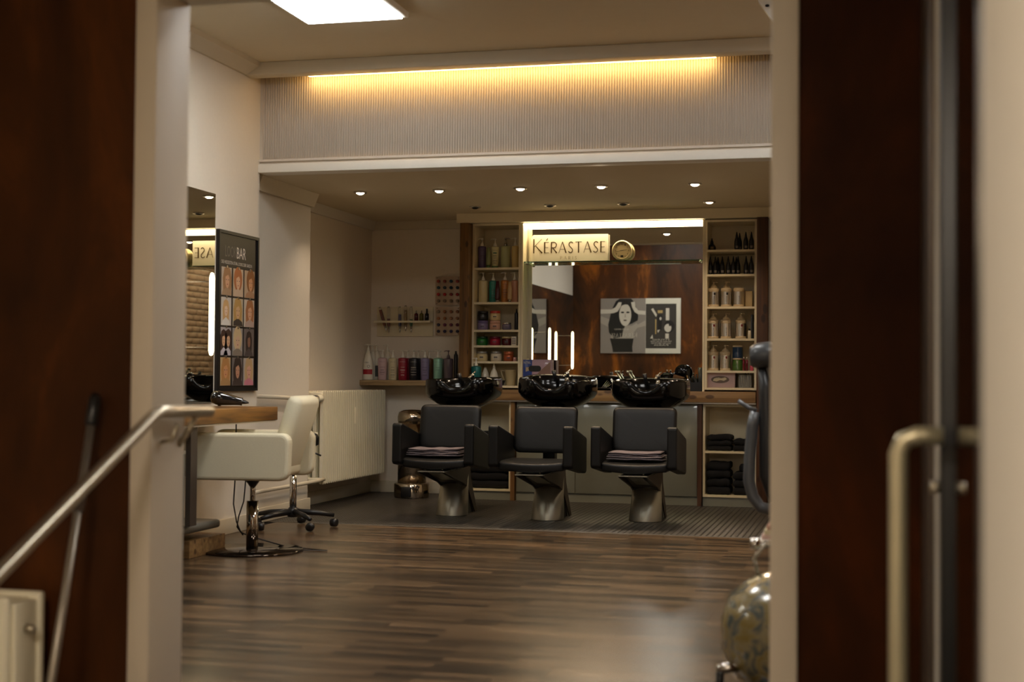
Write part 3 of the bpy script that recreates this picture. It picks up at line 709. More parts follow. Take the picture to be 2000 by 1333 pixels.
b = MB(); b.tube([(-.05, 0, .125), (-.085, 0, .13), (-.075, 0, .09), (-.048, 0, .04)], .007); b.build('handle', Bm('jug', '#b3a27c', .3), t)
t = thing('tint_bowl', 'small black tint bowl beside the measuring jug', 'bowl', (ux(980, U-.05), U-.05, zb))
b = MB(); b.lathe([(.02, 0), (.038, .045), (.036, .045), (.018, .006), (.0001, .006)], 18); b.build('bowl', C_BLACK, t)

# right unit
def dropper(lab, px, z, y=None, h=.155, r=.021, wide=False, grp='dark slim bottles on the right unit'):
    y = y or U
    t = thing('round_bottle' if wide else 'slim_bottle', lab, 'bottle', (onY(px, 500, y).x, y, z), 0, grp)
    b = MB()
    if wide: b.lathe([(.028, 0), (.033, .01), (.033, .03), (.024, .048), (.013, .056)], 20)
    else: b.lathe([(r*.85, 0), (r*.9, .01), (r, h*.3), (r*.95, h*.5), (r*.6, h*.68), (r*.45, h*.72)], 16)
    b.build('bottle_body', C_BLACK, t)
    b = MB()
    if wide: b.lathe([(.013, .056), (.012, .075), (.006, .09), (.004, .105)], 12)
    else: b.lathe([(r*.5, h*.72), (r*.42, h*.8), (r*.15, h)], 12)
    b.build('nozzle', C_BLACK, t)
    b = MB()
    if wide: wrap_band(b, -.3, .5, .014, .032, .033, pm('goldlab', '#8a6a34'))
    else: wrap_band(b, -.35, .75, h*.12, h*.25, r*.95, pm('greylab', '#8d827a'), e=.0012)
    b.build('label', None, t); return t
z = RZ[0]
dropper('round dark bottle with gold label alone at the left of the top right shelf', 1390.5, z, wide=True, grp=None)
dropper('dark slim bottle left of three at the right of the top right shelf', 1439, z); dropper('dark slim bottle tucked behind the left one of three, top right shelf', 1444.5, z, U+.08)
dropper('dark slim bottle second from right on the top right shelf', 1456.7, z); dropper('dark slim bottle at the right end of the top right shelf', 1467.6, z)
z = RZ[1]
for px, dy, lab in ((1387.5, 0, 'leftmost dark slim bottle on the second right shelf'), (1397, 0, 'second dark slim bottle from the left on the second right shelf'), (1402.5, .08, 'dark slim bottle behind the second one on the second right shelf'),
        (1410.8, 0, 'third front dark slim bottle from the left on the second right shelf'), (1422.5, 0, 'fourth front dark slim bottle from the left on the second right shelf'), (1432.5, 0, 'fifth front dark slim bottle from the left on the second right shelf'),
        (1438, .08, 'dark slim bottle behind the middle trio on the second right shelf'), (1441.5, .02, 'dark slim bottle closing the middle trio on the second right shelf'),
        (1457.4, 0, 'dark slim bottle second from the right on the second right shelf'), (1467.6, 0, 'dark slim bottle at the right end of the second right shelf')):
    dropper(lab, px, z, U+dy, .157)
M_foil = mat('foil_label', '#cfc8be', .28, 1.0)
def silver(lab, px, z, sq, pumped=True, red=False, y=None):
    y = y or U; r = .046
    t = thing('foil_label_bottle', lab, 'bottle', (onY(px, 500, y).x, y, z), 0, 'foil-label bottles on the right unit')
    b = MB(); h = .158; b.lathe([(r, 0), (r+.001, .006), (r, .018), (r-.001, .02), (r-.001, .128), (r, .13), (r+.001, .145), (r-.004, h), (.02, h+.002)], 28); b.build('bottle_body', Bm('ivory', '#c9b592'), t)
    b = MB(); wrap_band(b, -1.5, 1.5, .021, .127, r-.001, M_foil, n=20); b.build('label', M_foil, t)
    b = MB()
    if sq: wrap_band(b, .1, .42, .10, .119, r, pm('sqred', '#6e1218') if red else C_BLACK, n=3, e=.001)
    s_ = 'PROFESSIONNEL'; v, f = text_mesh(s_)
    b.poly([((r+.001)*math.sin(.2-(-.004+.012*c)/r*1.0), -(r+.001)*math.cos(.2-(-.004+.012*c)/r), .026+.068*a) for a, c in v], f, C_INK)
    b.build('label_print', None, t)
    if pumped: b = MB(); b.lathe([(.03, h), (.028, h+.012), (.012, h+.028), (.006, h+.032), (.006, h+.045)], 16); b.lathe([(.008, h+.043), (.01, h+.052), (.004, h+.055)], 10); b.tube([(0, 0, h+.05), (.03, 0, h+.05)], .004, seg=6); b.build('pump', Bm('ivory', '#c9b592'), t)
    return t
z = RZ[2]
silver('left foil-label pump bottle on the third right shelf', 1394.5, z, 1); silver('second foil-label pump bottle on the third right shelf', 1418.8, z, 1)
silver('foil-label bottle without a pump on the third right shelf', 1443.3, z, 0, False)
tag(bx('cream_box', Bm('boxc', '#bfa97e'), (-.03, .03, -.04, .04, 0, .135), bev=.002, loc=(onY(1463, 500, U+.05).x, U+.06, z)), 'plain cream box at the right end of the third right shelf', 'box')
z = RZ[3]
silver('left foil-label pump bottle on the fourth right shelf', 1393.5, z, 1, red=True); silver('second foil-label pump bottle on the fourth right shelf', 1418.8, z, 0)
silver('third foil-label pump bottle on the fourth right shelf', 1447.5, z, 1, red=True)
tag(bx('black_folder', C_BLACK, (-.006, .006, -.08, .08, 0, .2), loc=(onY(1470.5, 500, U+.05).x, U+.03, z)), 'black folder standing at the right end of the fourth right shelf', 'folder')
t = thing('vial', 'small white vial beside the black folder', 'bottle', (onY(1464.5, 500, U-.05).x, U-.06, z)); b = MB(); b.lathe([(.013, 0), (.013, .06), (.006, .068)], 12); b.build('bottle_body', Bm('white', '#ddd6c4'), t); b = MB(); b.lathe([(.008, .068), (.008, .082)], 10); b.build('cap', C_BLACK, t)
z = RZ[4]
silver('left foil-label pump bottle on the fifth right shelf', 1394, z, 1, red=True); silver('second foil-label pump bottle on the fifth right shelf', 1417.5, z, 1, red=True)
def can(lab, px, z, m, h=.105, r=.042):
    t = thing('powder_tub', lab, 'tub', (onY(px, 500, U).x, U, z)); b = MB(); b.lathe([(r*.97, 0), (r, .004), (r, h-.014)], 24); b.build('tub_body', m, t)
    b = MB(); b.lathe([(r+.001, h-.014), (r+.001, h-.002), (r-.004, h)], 24); b.build('lid', Bm('ivory', '#c9b592'), t)
    b = MB(); wrap_band(b, .1, .13, .01, h-.02, r, C_INKW); b.build('label_print', C_INKW, t)
can('green powder tub under the blue tub on the fifth right shelf', 1441.5, z, Bm('tubg', '#3c5c1e')); can('blue powder tub stacked on the green tub', 1441.5, z+.1055, Bm('tubb', '#24405e'))
for px, lab in ((1453.5, 'left small dark red bottle beside the green tub'), (1459.5, 'right small dark red bottle beside the green tub')):
    t = thing('small_bottle', lab, 'bottle', (onY(px, 500, U-.05).x, U-.05, z)); b = MB(); b.lathe([(.010, 0), (.010, .085), (.005, .092)], 12); b.build('bottle_body', Bm('ruby', '#6b0c22', .2), t); b = MB(); b.lathe([(.006, .092), (.006, .115)], 10); b.build('cap', P_silver, t)
t = thing('hair_roller', 'small pink item at the right end of the fifth right shelf', 'box', (onY(1469, 500, U-.05).x, U-.05, z)); bx('pad', Bm('pinkr', '#c0405a'), (-.014, .014, -.02, .02, 0, .045), t, bev=.006)
z = ZCT+.034
t = thing('tissue_box', 'pale pink tissue box at the bottom of the right unit', 'box', (onY(1409, 500, U).x, U, z))
bx('carton', Bm('tis', '#b59c9c', .6), (-.122, .122, -.06, .06, 0, .128), t, bev=.002)
b = MB(); b.prism(ell(0, .066, .075, .03, 24), lambda u, v, d: (u, d, v), -.0615, -.0602); b.build('opening', mat('tisopen', '#6a5c54', .7), t)
b = MB(); pts = [(-.06, .056), (-.03, .05), (0, .062), (.03, .055), (.06, .072), (.045, .086), (.01, .076), (-.02, .084), (-.05, .074)]; b.prism(pts, lambda u, v, d: (u, d-.004*math.sin(u*90), v), -.064, -.0616); b.build('tissue', mat('tissue', '#c9bda0', .9), t)
t = thing('clear_organiser', 'clear box of black hair clips beside the tissue box', 'box', (onY(1457, 500, U).x, U, z))
b = MB(); b.box(-.052, .052, -.05, .05, 0, .004); b.box(-.052, -.049, -.05, .05, .004, .105); b.box(.049, .052, -.05, .05, .004, .105); b.box(-.049, .049, -.05, -.047, .004, .105); b.box(-.049, .049, .047, .05, .004, .105); b.build('clear_tub', M_clear, t)
b = MB()
for q in range(9):
    x0 = -.04+.01*q; b.tube([(x0, random.uniform(-.03, .03), .006), (x0*1.05+random.uniform(-.01, .01), random.uniform(-.03, .03), random.uniform(.09, .13))], .0035, seg=6)
b.build('hair_clips', C_BLACK, t)

# sign and clock on the glass ledge
def flatmap(y): return lambda u, v: (u, y, v)
ys = YF+.12
sx0, sz0 = P(1037, 508, ys); sx1, sz1 = P(1187, 457, ys)
t = thing('shop_sign', 'pale gold sign board with the word Kérastase Paris on the glass ledge', 'sign', (sx0, ys, zs))
w = sx1-sx0; h = sz1-zs
b = MB(); b.prism([(0, 0), (w, 0), (w, h), (.02, h), (0, h-.025)], lambda u, v, d: (u, d, v), 0, .04); b.build('board', M_sign, t)
b = MB(); s_ = w/150
mp = lambda u, v: (u*s_, -.003, v*s_)
letters(b, 'KERASTASE', 4.5, 17.5, 141, 21.5, mp, M_bronzeletter, 1.28, .17, 1)
letters(b, 'PARIS', 58, 5.0, 32, 6, mp, mat('small_letters', '#a08a58', .5), 1, .6, -1)
b.build('lettering', None, t)
cx, cz = P(1214.5, 486, YF+.08)
t = thing('wall_clock', 'round silver clock with black hands standing beside the sign', 'clock', (cx, YF+.08, zs))
cr = .088; cz = cr+.001
b = MB(); b.lathe([(cr*.92, .05), (cr, .035), (cr, .012), (cr*.93, 0), (cr*.80, -.002), (cr*.74, .010)], 36, c=(0, 0, cz), axis='y'); b.build('case', mat('clock_case', '#c6b48c', .25, .7), t)
b = MB(); b.prism(ell(0, cz, cr*.78, cr*.78, 32), lambda u, v, d: (u, d, v), .0075, .0095); b.build('dial', mat('dial', '#c7b285', .5), t)
b = MB()
for q in range(12):
    a = q*PI/6
    s2 = str(12 if q == 0 else q); ww = .009*len(s2)**.7
    if q != 6: put_text(b, s2, math.sin(a)*cr*.62-ww/2, cz+math.cos(a)*cr*.62-.006, ww, .012, lambda u, v: (u, .0065, v), C_BLACK)
b.box(-.012, .012, .0055, .0075, cz-cr*.62, cz-cr*.62+.014)
b.build('numerals', C_BLACK, t)
for a, L, ww, nm in ((math.radians(82), .043, .005, 'hour_hand'), (math.radians(258), .058, .0035, 'minute_hand')):
    b = MB(); dx, dz = math.sin(a), math.cos(a)
    b.poly([(-dx*.015-dz*ww/2, .004, cz-dz*.015+dx*ww/2), (dx*L-dz*ww/3, .004, cz+dz*L+dx*ww/3), (dx*L+dz*ww/3, .004, cz+dz*L-dx*ww/3), (-dx*.015+dz*ww/2, .004, cz-dz*.015-dx*ww/2)], [(0, 1, 2, 3)]); b.build(nm, C_BLACK, t)

# rack on the back wall
def W7(cx, cy, y=YW-.03): v = onY(720+cx/9.52, 530+cy/9.52, y); return v.x, v.z
x0, z0 = W7(145, 1210); x1, z1 = W7(1190, 665)
t = thing('wall_rack', 'pale wall rack board with a ledge for tubes and small bottles', 'rack', (x0, YW, z0))
bx('back_board', M_lam, (0, x1-x0, -.018, 0, 0, z1-z0), t, bev=.001)
lx0, lz = W7(90, 940, YW-.12); lx1, _ = W7(1142, 940, YW-.12)
bx('ledge', M_lam, (lx0-x0, lx1-x0, -.12, -.018, lz-z0-.009, lz-z0+.009), t, bev=.001)
tub = [((205, 670), (335, 1130), '#a8401c', .95, 'tilted tube of orange tint at the left of the wall rack'), ((372, 660), (372, 1150), '#a03a30', .42, 'upright tube with red tint second on the wall rack'),
       ((580, 660), (580, 1150), '#3c3588', .68, 'upright tube with violet tint on the wall rack'), ((690, 640), (687, 1120), '#c08a10', .85, 'tube of yellow tint in the middle of the wall rack'), ((792, 660), (790, 1150), '#2a6a30', .38, 'upright tube with green tint on the wall rack')]
for a, bb, c, fill, lab in tub:
    ya = YW-.075; A = Vector(onY(720+a[0]/9.52, 530+a[1]/9.52, ya)); B = Vector(onY(720+bb[0]/9.52, 530+bb[1]/9.52, ya))
    t = thing('tint_tube', lab, 'tube', B, 0, 'tint tubes in the wall rack'); d = A-B
    b = MB(); b.tube([d*.25, d*.3, d*.93, d], 0, radii=[.011, .0145, .0145, .008], seg=14); b.build('glass_tube', M_clear, t)
    b = MB(); b.tube([d*.27, d*(.27+.68*fill*.95)], .0125, seg=14); b.build('tint', Bm('tint'+c[1:], c, .3), t)
    b = MB(); b.tube([d*.0, d*.06, d*.25], 0, radii=[.002, .006, .012], seg=10); b.build('tip', P_silver, t)
for cx, c, hh, lab in ((885, '#4a0e16', .07, 'small dark red bottle on the wall rack ledge'), (982, '#5c5418', .07, 'small olive bottle on the wall rack ledge'), (1082, '#11121e', .07, 'small black bottle at the right of the wall rack ledge')):
    xx_, _ = W7(cx, 900, YW-.075)
    t = thing('small_bottle', lab, 'bottle', (xx_, YW-.075, lz+.009), 0, 'small bottles on the wall rack ledge')
    b = MB(); b.lathe([(.018, 0), (.018, .062), (.009, .068)], 16); b.build('bottle_body', Bm('sb'+c[1:], c, .2), t)
    b = MB(); b.lathe([(.0085, .068), (.0075, .075), (.0055, .092)] if cx < 1000 else [(.009, .068), (.009, .108)], 12); b.build('cap', P_silver if cx < 1000 else C_BLACK, t)
# colour sample panels
rows_ = [(190, ['#a03a22', '#98342a', '#1e3a4a', '#98302a']), (310, ['#184048', '#1a2f3a', '#1a3340', '#1a2f3a']), (435, ['#b01818', '#b81414', '#8a161c', '#a01818']), (555, ['#8f7a5e', '#8f7a5e', '#8a785e', '#8f7a5e']),
         (755, ['#8c7c64', '#a86a3c', '#9a6444', '#9a6444']), (880, ['#a86c40', '#a86c40', '#a07048', '#a07048']), (1000, ['#28203c', '#6a1c44', '#6a1c3c', '#6a1c3c']), (1120, ['#1c2038', '#221c48', '#221c48', '#221c48'])]
for pi_, (ra, rb, lab) in enumerate(((0, 4, 'upper clear panel of round colour samples beside the left post'), (4, 8, 'lower clear panel of round colour samples beside the left post'))):
    x0, z0 = W7(1240, rows_[rb-1][0]+75); x1, z1 = W7(1700, rows_[ra][0]-90)
    t = thing('sample_panel', lab, 'panel', (x0, YW-.03, z0), 0, 'clear colour sample panels')
    bx('clear_plate', mat('plate', '#b8a088', .15, coat=.5), (0, x1-x0, 0, .004, 0, z1-z0), t)
    for r in range(ra, rb):
        for c in range(4):
            kx, kz = W7(1308+117.5*c, rows_[r][0])
            b = MB(); b.lathe([(.011, .0), (.0145, -.012), (.014, -.026), (.009, -.031)], 16, c=(kx-x0, 0, kz-z0), axis='y'); b.build('sample_cap', Bm('cap'+rows_[r][1][c][1:], rows_[r][1][c]), t)
    for cc in ((-.0, 0),):
        b = MB()
        for (ax, az) in ((.015, .012), (x1-x0-.015, .012), (.015, z1-z0-.012), (x1-x0-.015, z1-z0-.012)): b.lathe([(.004, -.003), (.004, .03)], 8, c=(ax, 0, az), axis='y')
        b.build('standoff', P_silver, t)

# ================================================================== ON THE COUNTER
yc = YF+.1
yc = YF+.03
gx0, gz0 = P(1021, 760, yc); gx1, gz1 = P(1077, 703, yc)
t = thing('glove_box', 'blue and pink carton of gloves standing behind the middle basin', 'box', (gx0, yc, ZCT))
w = gx1-gx0; h = gz1-ZCT
bx('carton', Bm('gpink', '#a98a98', .5), (0, w, 0, .1, 0, h), t, bev=.001)
b = MB(); mp = lambda u, v: (u, -.0008, v)
b.poly([mp(*q) for q in ((0.002, 0.002), (w*.32, .002), (w*.32, h-.002), (.002, h-.002))], [(0, 1, 2, 3)], Bm('gblue', '#1c3a86', .5))
b.poly([(u, -.0012, v) for u, v in ((w*.32, h*.32), (w*.62, h*.5), (w*.98, h*.3), (w*.98, h*.95), (w*.6, h*.62))], [(0, 1, 2, 3, 4)], Bm('hand', '#8a6a5c', .5))
b.poly([(u, -.0012, v) for u, v in ((w*.1, h*.6), (w*.3, h*.66), (w*.3, h*.76), (w*.1, h*.74))], [(0, 1, 2, 3)], Bm('hand2', '#b09a7c', .5))
put_text(b, 'NITRIL', w*.03, h*.86, w*.25, h*.08, lambda u, v: (u, -.0014, v), C_INKW)
put_text(b, '100', w*.04, h*.35, w*.16, h*.08, lambda u, v: (u, -.0014, v), Bm('gred', '#a02030'))
put_text(b, 'NON', w*.72, h*.32, w*.2, h*.09, lambda u, v: (u, -.0014, v), Bm('gred', '#a02030'))
b.build('label_print', None, t)
b = MB(); b.prism(rrect(w*.44, h*.2, h*.095, 5, w*.42, h*.7), lambda u, v, d: (u, d, v), -.002, -.0016); b.build('opening', C_BLACK, t)
x_, z_ = P(1027, 700, YF+.2)
t = thing('paper_cone', 'crumpled white paper sheet standing behind the glove carton', 'paper', (x_, YF+.145, ZCT))
b = MB(); pts = []
for i in range(7):
    for j in range(6): pts.append((-.045+.015*i+.004*math.sin(j*2+i), .008*math.sin(i*1.5)+.002*j, .054*j+.006*math.sin(i*3)))
b.poly(pts, [(i*6+j, i*6+j+1, (i+1)*6+j+1, (i+1)*6+j) for i in range(6) for j in range(5)], None, True); o = b.build('paper_sheet', mat('paper', '#cfc09a', .8), t); o.modifiers.new('s', 'SOLIDIFY').thickness = .001
t = thing('sectioning_clip', 'bright yellow clip on the counter behind the middle basin', 'clip', (P(1091, 740, YF+.12)[0], YF+.12, ZCT))
b = MB(); b.prism([(-.012, 0), (.004, 0), (.014, .06), (.02, .09), (.018, .105), (0, .11), (-.012, .098), (-.006, .08), (-.004, .05)], lambda u, v, d: (u, d, v+.0), 0, .02); b.build('clip', Bm('yel', '#c8c81e', .4), t)
b = MB(); b.box(-.02, .02, -.01, .03, 0, .012); b.build('base', C_BLACK, t)

def mixer(t, x, y, z, s=1.0):
    b = MB(); b.lathe([(.022*s, z), (.022*s, z+.012), (.017*s, z+.016), (.017*s, z+.06), (.02*s, z+.062), (.018*s, z+.075), (.004, z+.08)], 16, c=(x, y, 0))
    b.tube([(x, y, z+.04), (x-.005, y-.05*s, z+.055), (x-.006, y-.09*s, z+.045)], .010*s, seg=10); b.build('mixer_tap', M_chrome, t)
    b = MB(); b.tube([(x, y, z+.075), (x+.02, y+.04, z+.1)], .006, seg=8); b.build('tap_lever', M_chrome, t)
def sprayer(t, x, y, z):
    b = MB(); b.tube([(x, y, z), (x-.005, y-.005, z+.05), (x-.012, y-.012, z+.085)], 0, radii=[.012, .014, .018], seg=12); b.build('spray_head', C_BLACK, t)

# accessories tray behind the middle/right basins
x_, _ = P(1176, 755, YF+.08)
t = thing('mixing_tray', 'black moulded tray on the counter between the middle and right basins', 'tray', (x_, YF+.08, ZCT))
b = MB()
b.prism([(-.095, 0), (.09, 0), (.1, .02), (.06, .10), (-.02, .098), (-.085, .07)], lambda u, v, d: (u, d, v), .06, .075)
b.prism([(-.095, 0), (.09, 0), (.085, .014), (-.09, .014)], lambda u, v, d: (u, d, v), -.06, .075); b.build('tray_body', M_gloss, t)
b = MB(); b.tube([(-.09, -.06, .016), (.0, -.065, .02), (.085, -.06, .016)], .006, seg=8); b.build('rim', M_gloss, t)
b = MB(); [b.tube([(.0+.01*q, -.02, .02), (.04+.012*q, .02, .085-.01*q)], .003, seg=6) for q in range(4)]; b.build('wire_whisk', M_chrome, t)
# chrome fittings cluster
for px, ph_, lab in ((1203, 727, 'left chrome arm with a round end leaning behind the right basin'), (1226, 727, 'right chrome arm with a round end leaning behind the right basin')):
    x_, z_ = P(px, ph_, YF+.1); x2, _ = P(px+18, 750, YF+.1)
    t = thing('bent_tap', lab, 'tap', (x2, YF+.1, ZCT), 0, 'chrome taps on the counter')
    b = MB(); b.tube([(0, 0, 0), ((x_-x2)*.15, 0, .05), ((x_-x2)*.9, 0, z_-ZCT-.008)], .0075, seg=10); b.build('rod', M_chrome, t)
    b = MB(); b.lathe([(.012, -.012), (.015, 0), (.012, .012)], 14, c=(x_-x2, 0, z_-ZCT), axis='x'); b.build('knob', M_chrome, t)
t = thing('chrome_tap', 'chrome tap cluster standing behind the right basin', 'tap', (P(1245, 750, YF+.08)[0], YF+.08, ZCT))
b = MB(); b.lathe([(.025, 0), (.022, .02), (.016, .03), (.016, .07), (.024, .075), (.02, .095), (.006, .1)], 16)
b.lathe([(.014, 0), (.014, .06), (.018, .065), (.012, .085)], 14, c=(-.035, .01, 0)); b.tube([(0, 0, .085), (.035, -.02, .09), (.045, -.03, .06)], .008, seg=10); b.build('tap_body', M_chrome, t)
t = thing('spray_bottle', 'short black bottle behind the right basin notch', 'bottle', (P(1258, 750, YF+.05)[0], YF+.05, ZCT)); b = MB(); b.lathe([(.016, 0), (.016, .08), (.013, .09), (.013, .105), (.0001, .108)], 16); b.build('bottle_body', C_BLACK, t); b = MB(); b.lathe([(.0165, .082), (.0165, .088)], 16); b.build('ring', P_silver, t)
# pile at the right: round black mirror, brush, comb, black bin
gx = lambda px: P(px, 750, YF+.1)[0]
t = thing('hand_mirror', 'large round black hand mirror propped above the tool bin', 'mirror', (gx(1333), YF+.11, ZCT+.10))
b = MB(); b.lathe([(.0001, -.008), (.062, -.008), (.07, 0), (.066, .012), (.0001, .016)], 28, c=(0, 0, .055), axis='y'); b.build('mirror_back', M_gloss, t)
t = thing('black_kettle', 'round glossy black bowl with a lid beside the hand mirror', 'bowl', (gx(1304), YF+.075, ZCT+.018))
b = MB(); b.lathe([(.03, 0), (.052, .02), (.064, .07), (.06, .115), (.035, .135), (.0001, .14)], 24); b.build('bowl', M_gloss, t); b = MB(); b.lathe([(.01, .14), (.006, .15), (.012, .158), (.0001, .162)], 12); b.build('knob', M_chrome, t)
t = thing('bristle_brush', 'flat brush with pale bristles lying over the tool bin', 'brush', (gx(1328), YF+.02, ZCT+.118))
b = MB(); b.box(-.045, .045, -.012, .012, 0, .012, mtx=Matrix.Rotation(.25, 4, 'Y')); b.build('brush_back', M_postx, t)
b = MB()
for q in range(14): b.box(-.044+.0064*q, -.040+.0064*q, -.011, .011, -.028, 0, mtx=Matrix.Rotation(.25, 4, 'Y'))
b.build('bristles', mat('bristle', '#8a6848', .8), t)
t = thing('tool_bin', 'low black bin of combs at the right end of the counter', 'bin', (gx(1358), YF+.08, ZCT))
b = MB(); b.box(-.058, .058, -.06, .06, 0, .004); b.box(-.058, -.054, -.06, .06, 0, .075); b.box(.054, .058, -.06, .06, 0, .075); b.box(-.054, .054, -.06, -.056, 0, .075); b.box(-.054, .054, .056, .06, 0, .075); b.build('bin_shell', C_BLACK, t)
rq = random.Random(4)
for q in range(4):
    b = MB(); x0 = -.03+.018*q; b.tube([(x0, 0, .01), (x0+rq.uniform(-.05, .01), rq.uniform(-.02, .02), .12+rq.uniform(0, .03))], .006, seg=6)
    tag(b.build('comb_handle', mat('combwood', '#8a6a3a', .6) if q == 0 else C_BLACK, None, (gx(1358), YF+.08, ZCT)), ['pale wooden handle', 'first black handle from the left', 'middle black handle', 'rightmost black handle'][q]+' sticking out of the tool bin', 'comb')
t = thing('clear_cylinder', 'clear cylinder vase behind the tool bin', 'vase', (gx(1368), YF+.14, ZCT)); b = MB(); b.lathe([(.025, 0), (.025, .2), (.023, .2), (.023, .006), (.0001, .006)], 20); b.build('glass_vase', M_clear, t)

# ================================================================== PEDAL BIN
t = thing('pedal_bin', 'tall polished steel pedal bin left of the first wash chair', 'bin', (-3.87, 11.83, 0))
b = MB(); b.lathe([(.152, 0), (.155, .01), (.155, .115), (.148, .125), (.128, .13)], 32); b.build('foot_ring', M_bronze, t)
b = MB(); b.lathe([(.126, .125), (.126, .66)], 32); b.build('body', M_bronze, t)
b = MB(); b.lathe([(.130, .662), (.130, .70), (.118, .74), (.08, .758), (.0001, .765)], 32); b.build('lid', M_bronze, t)
b = MB(); b.box(-.045, .045, -.175, -.150, .012, .10, bev=.006); b.build('pedal', C_BLACK, t)

# ================================================================== RADIATOR
t = thing('radiator', 'cream column radiator on the wall left of the pedal bin', 'radiator', (-4.2, 10.56, .19))
L_, Hh = 1.50, .74; n = 34; pz = L_/n
b = MB()
for q in range(n):
    y = q*pz
    for xx in (0, -.06, -.12):
        b.prism(rrect(pz*.78, Hh, .016, 3, y+pz/2, Hh/2), lambda u, v, d: (d, u, v), xx-.026, xx)
b.build('columns', M_rad, t)['kind'] = 'stuff'
b = MB(); b.box(-.15, -.004, 0, L_, Hh-.05, Hh-.012, bev=.008); b.build('header', M_rad, t)
b = MB(); b.box(-.15, -.004, 0, L_, .012, .05, bev=.008); b.build('header', M_rad, t)
b = MB(); b.lathe([(.014, 0), (.014, -.02)], 12, c=(-.05, 0, .40), axis='y'); b.build('air_vent', M_rad, t)
b = MB(); b.box(.001, .012, .72, .735, .46, .60, bev=.003); b.build('heat_meter', M_rad, t)
vx, vz = -4.20, .885
t = thing('radiator_valve', 'radiator thermostat valve with black ring at the upper left of the radiator', 'valve', (-4.215, 10.36, .872))
b = MB(); b.lathe([(.02, .10), (.027, .105), (.03, .17), (.027, .2), (.01, .205)], 18, c=(0, 0, 0), axis='y'); b.build('thermostat_head', M_rad, t)
b = MB(); b.lathe([(.026, .06), (.026, .10)], 16, axis='y'); b.build('ring', C_BLACK, t)
for px, pyy, lab in ((512, 773, 'upper'), (512, 960, 'lower')):
    v = onX(px, pyy, -4.17)
    b = MB(); y1 = 10.42 if lab == 'upper' else 10.57
    b.tube([(-4.17, YB+.0, v.z), (-4.17, y1-.2, v.z if lab == 'lower' else .872), (-4.19, y1, .872 if lab == 'upper' else v.z)], .015, seg=12)
    tag(b.build('heating_pipe', M_trim), lab+' cream heating pipe running along the wall to the radiator', 'pipe')

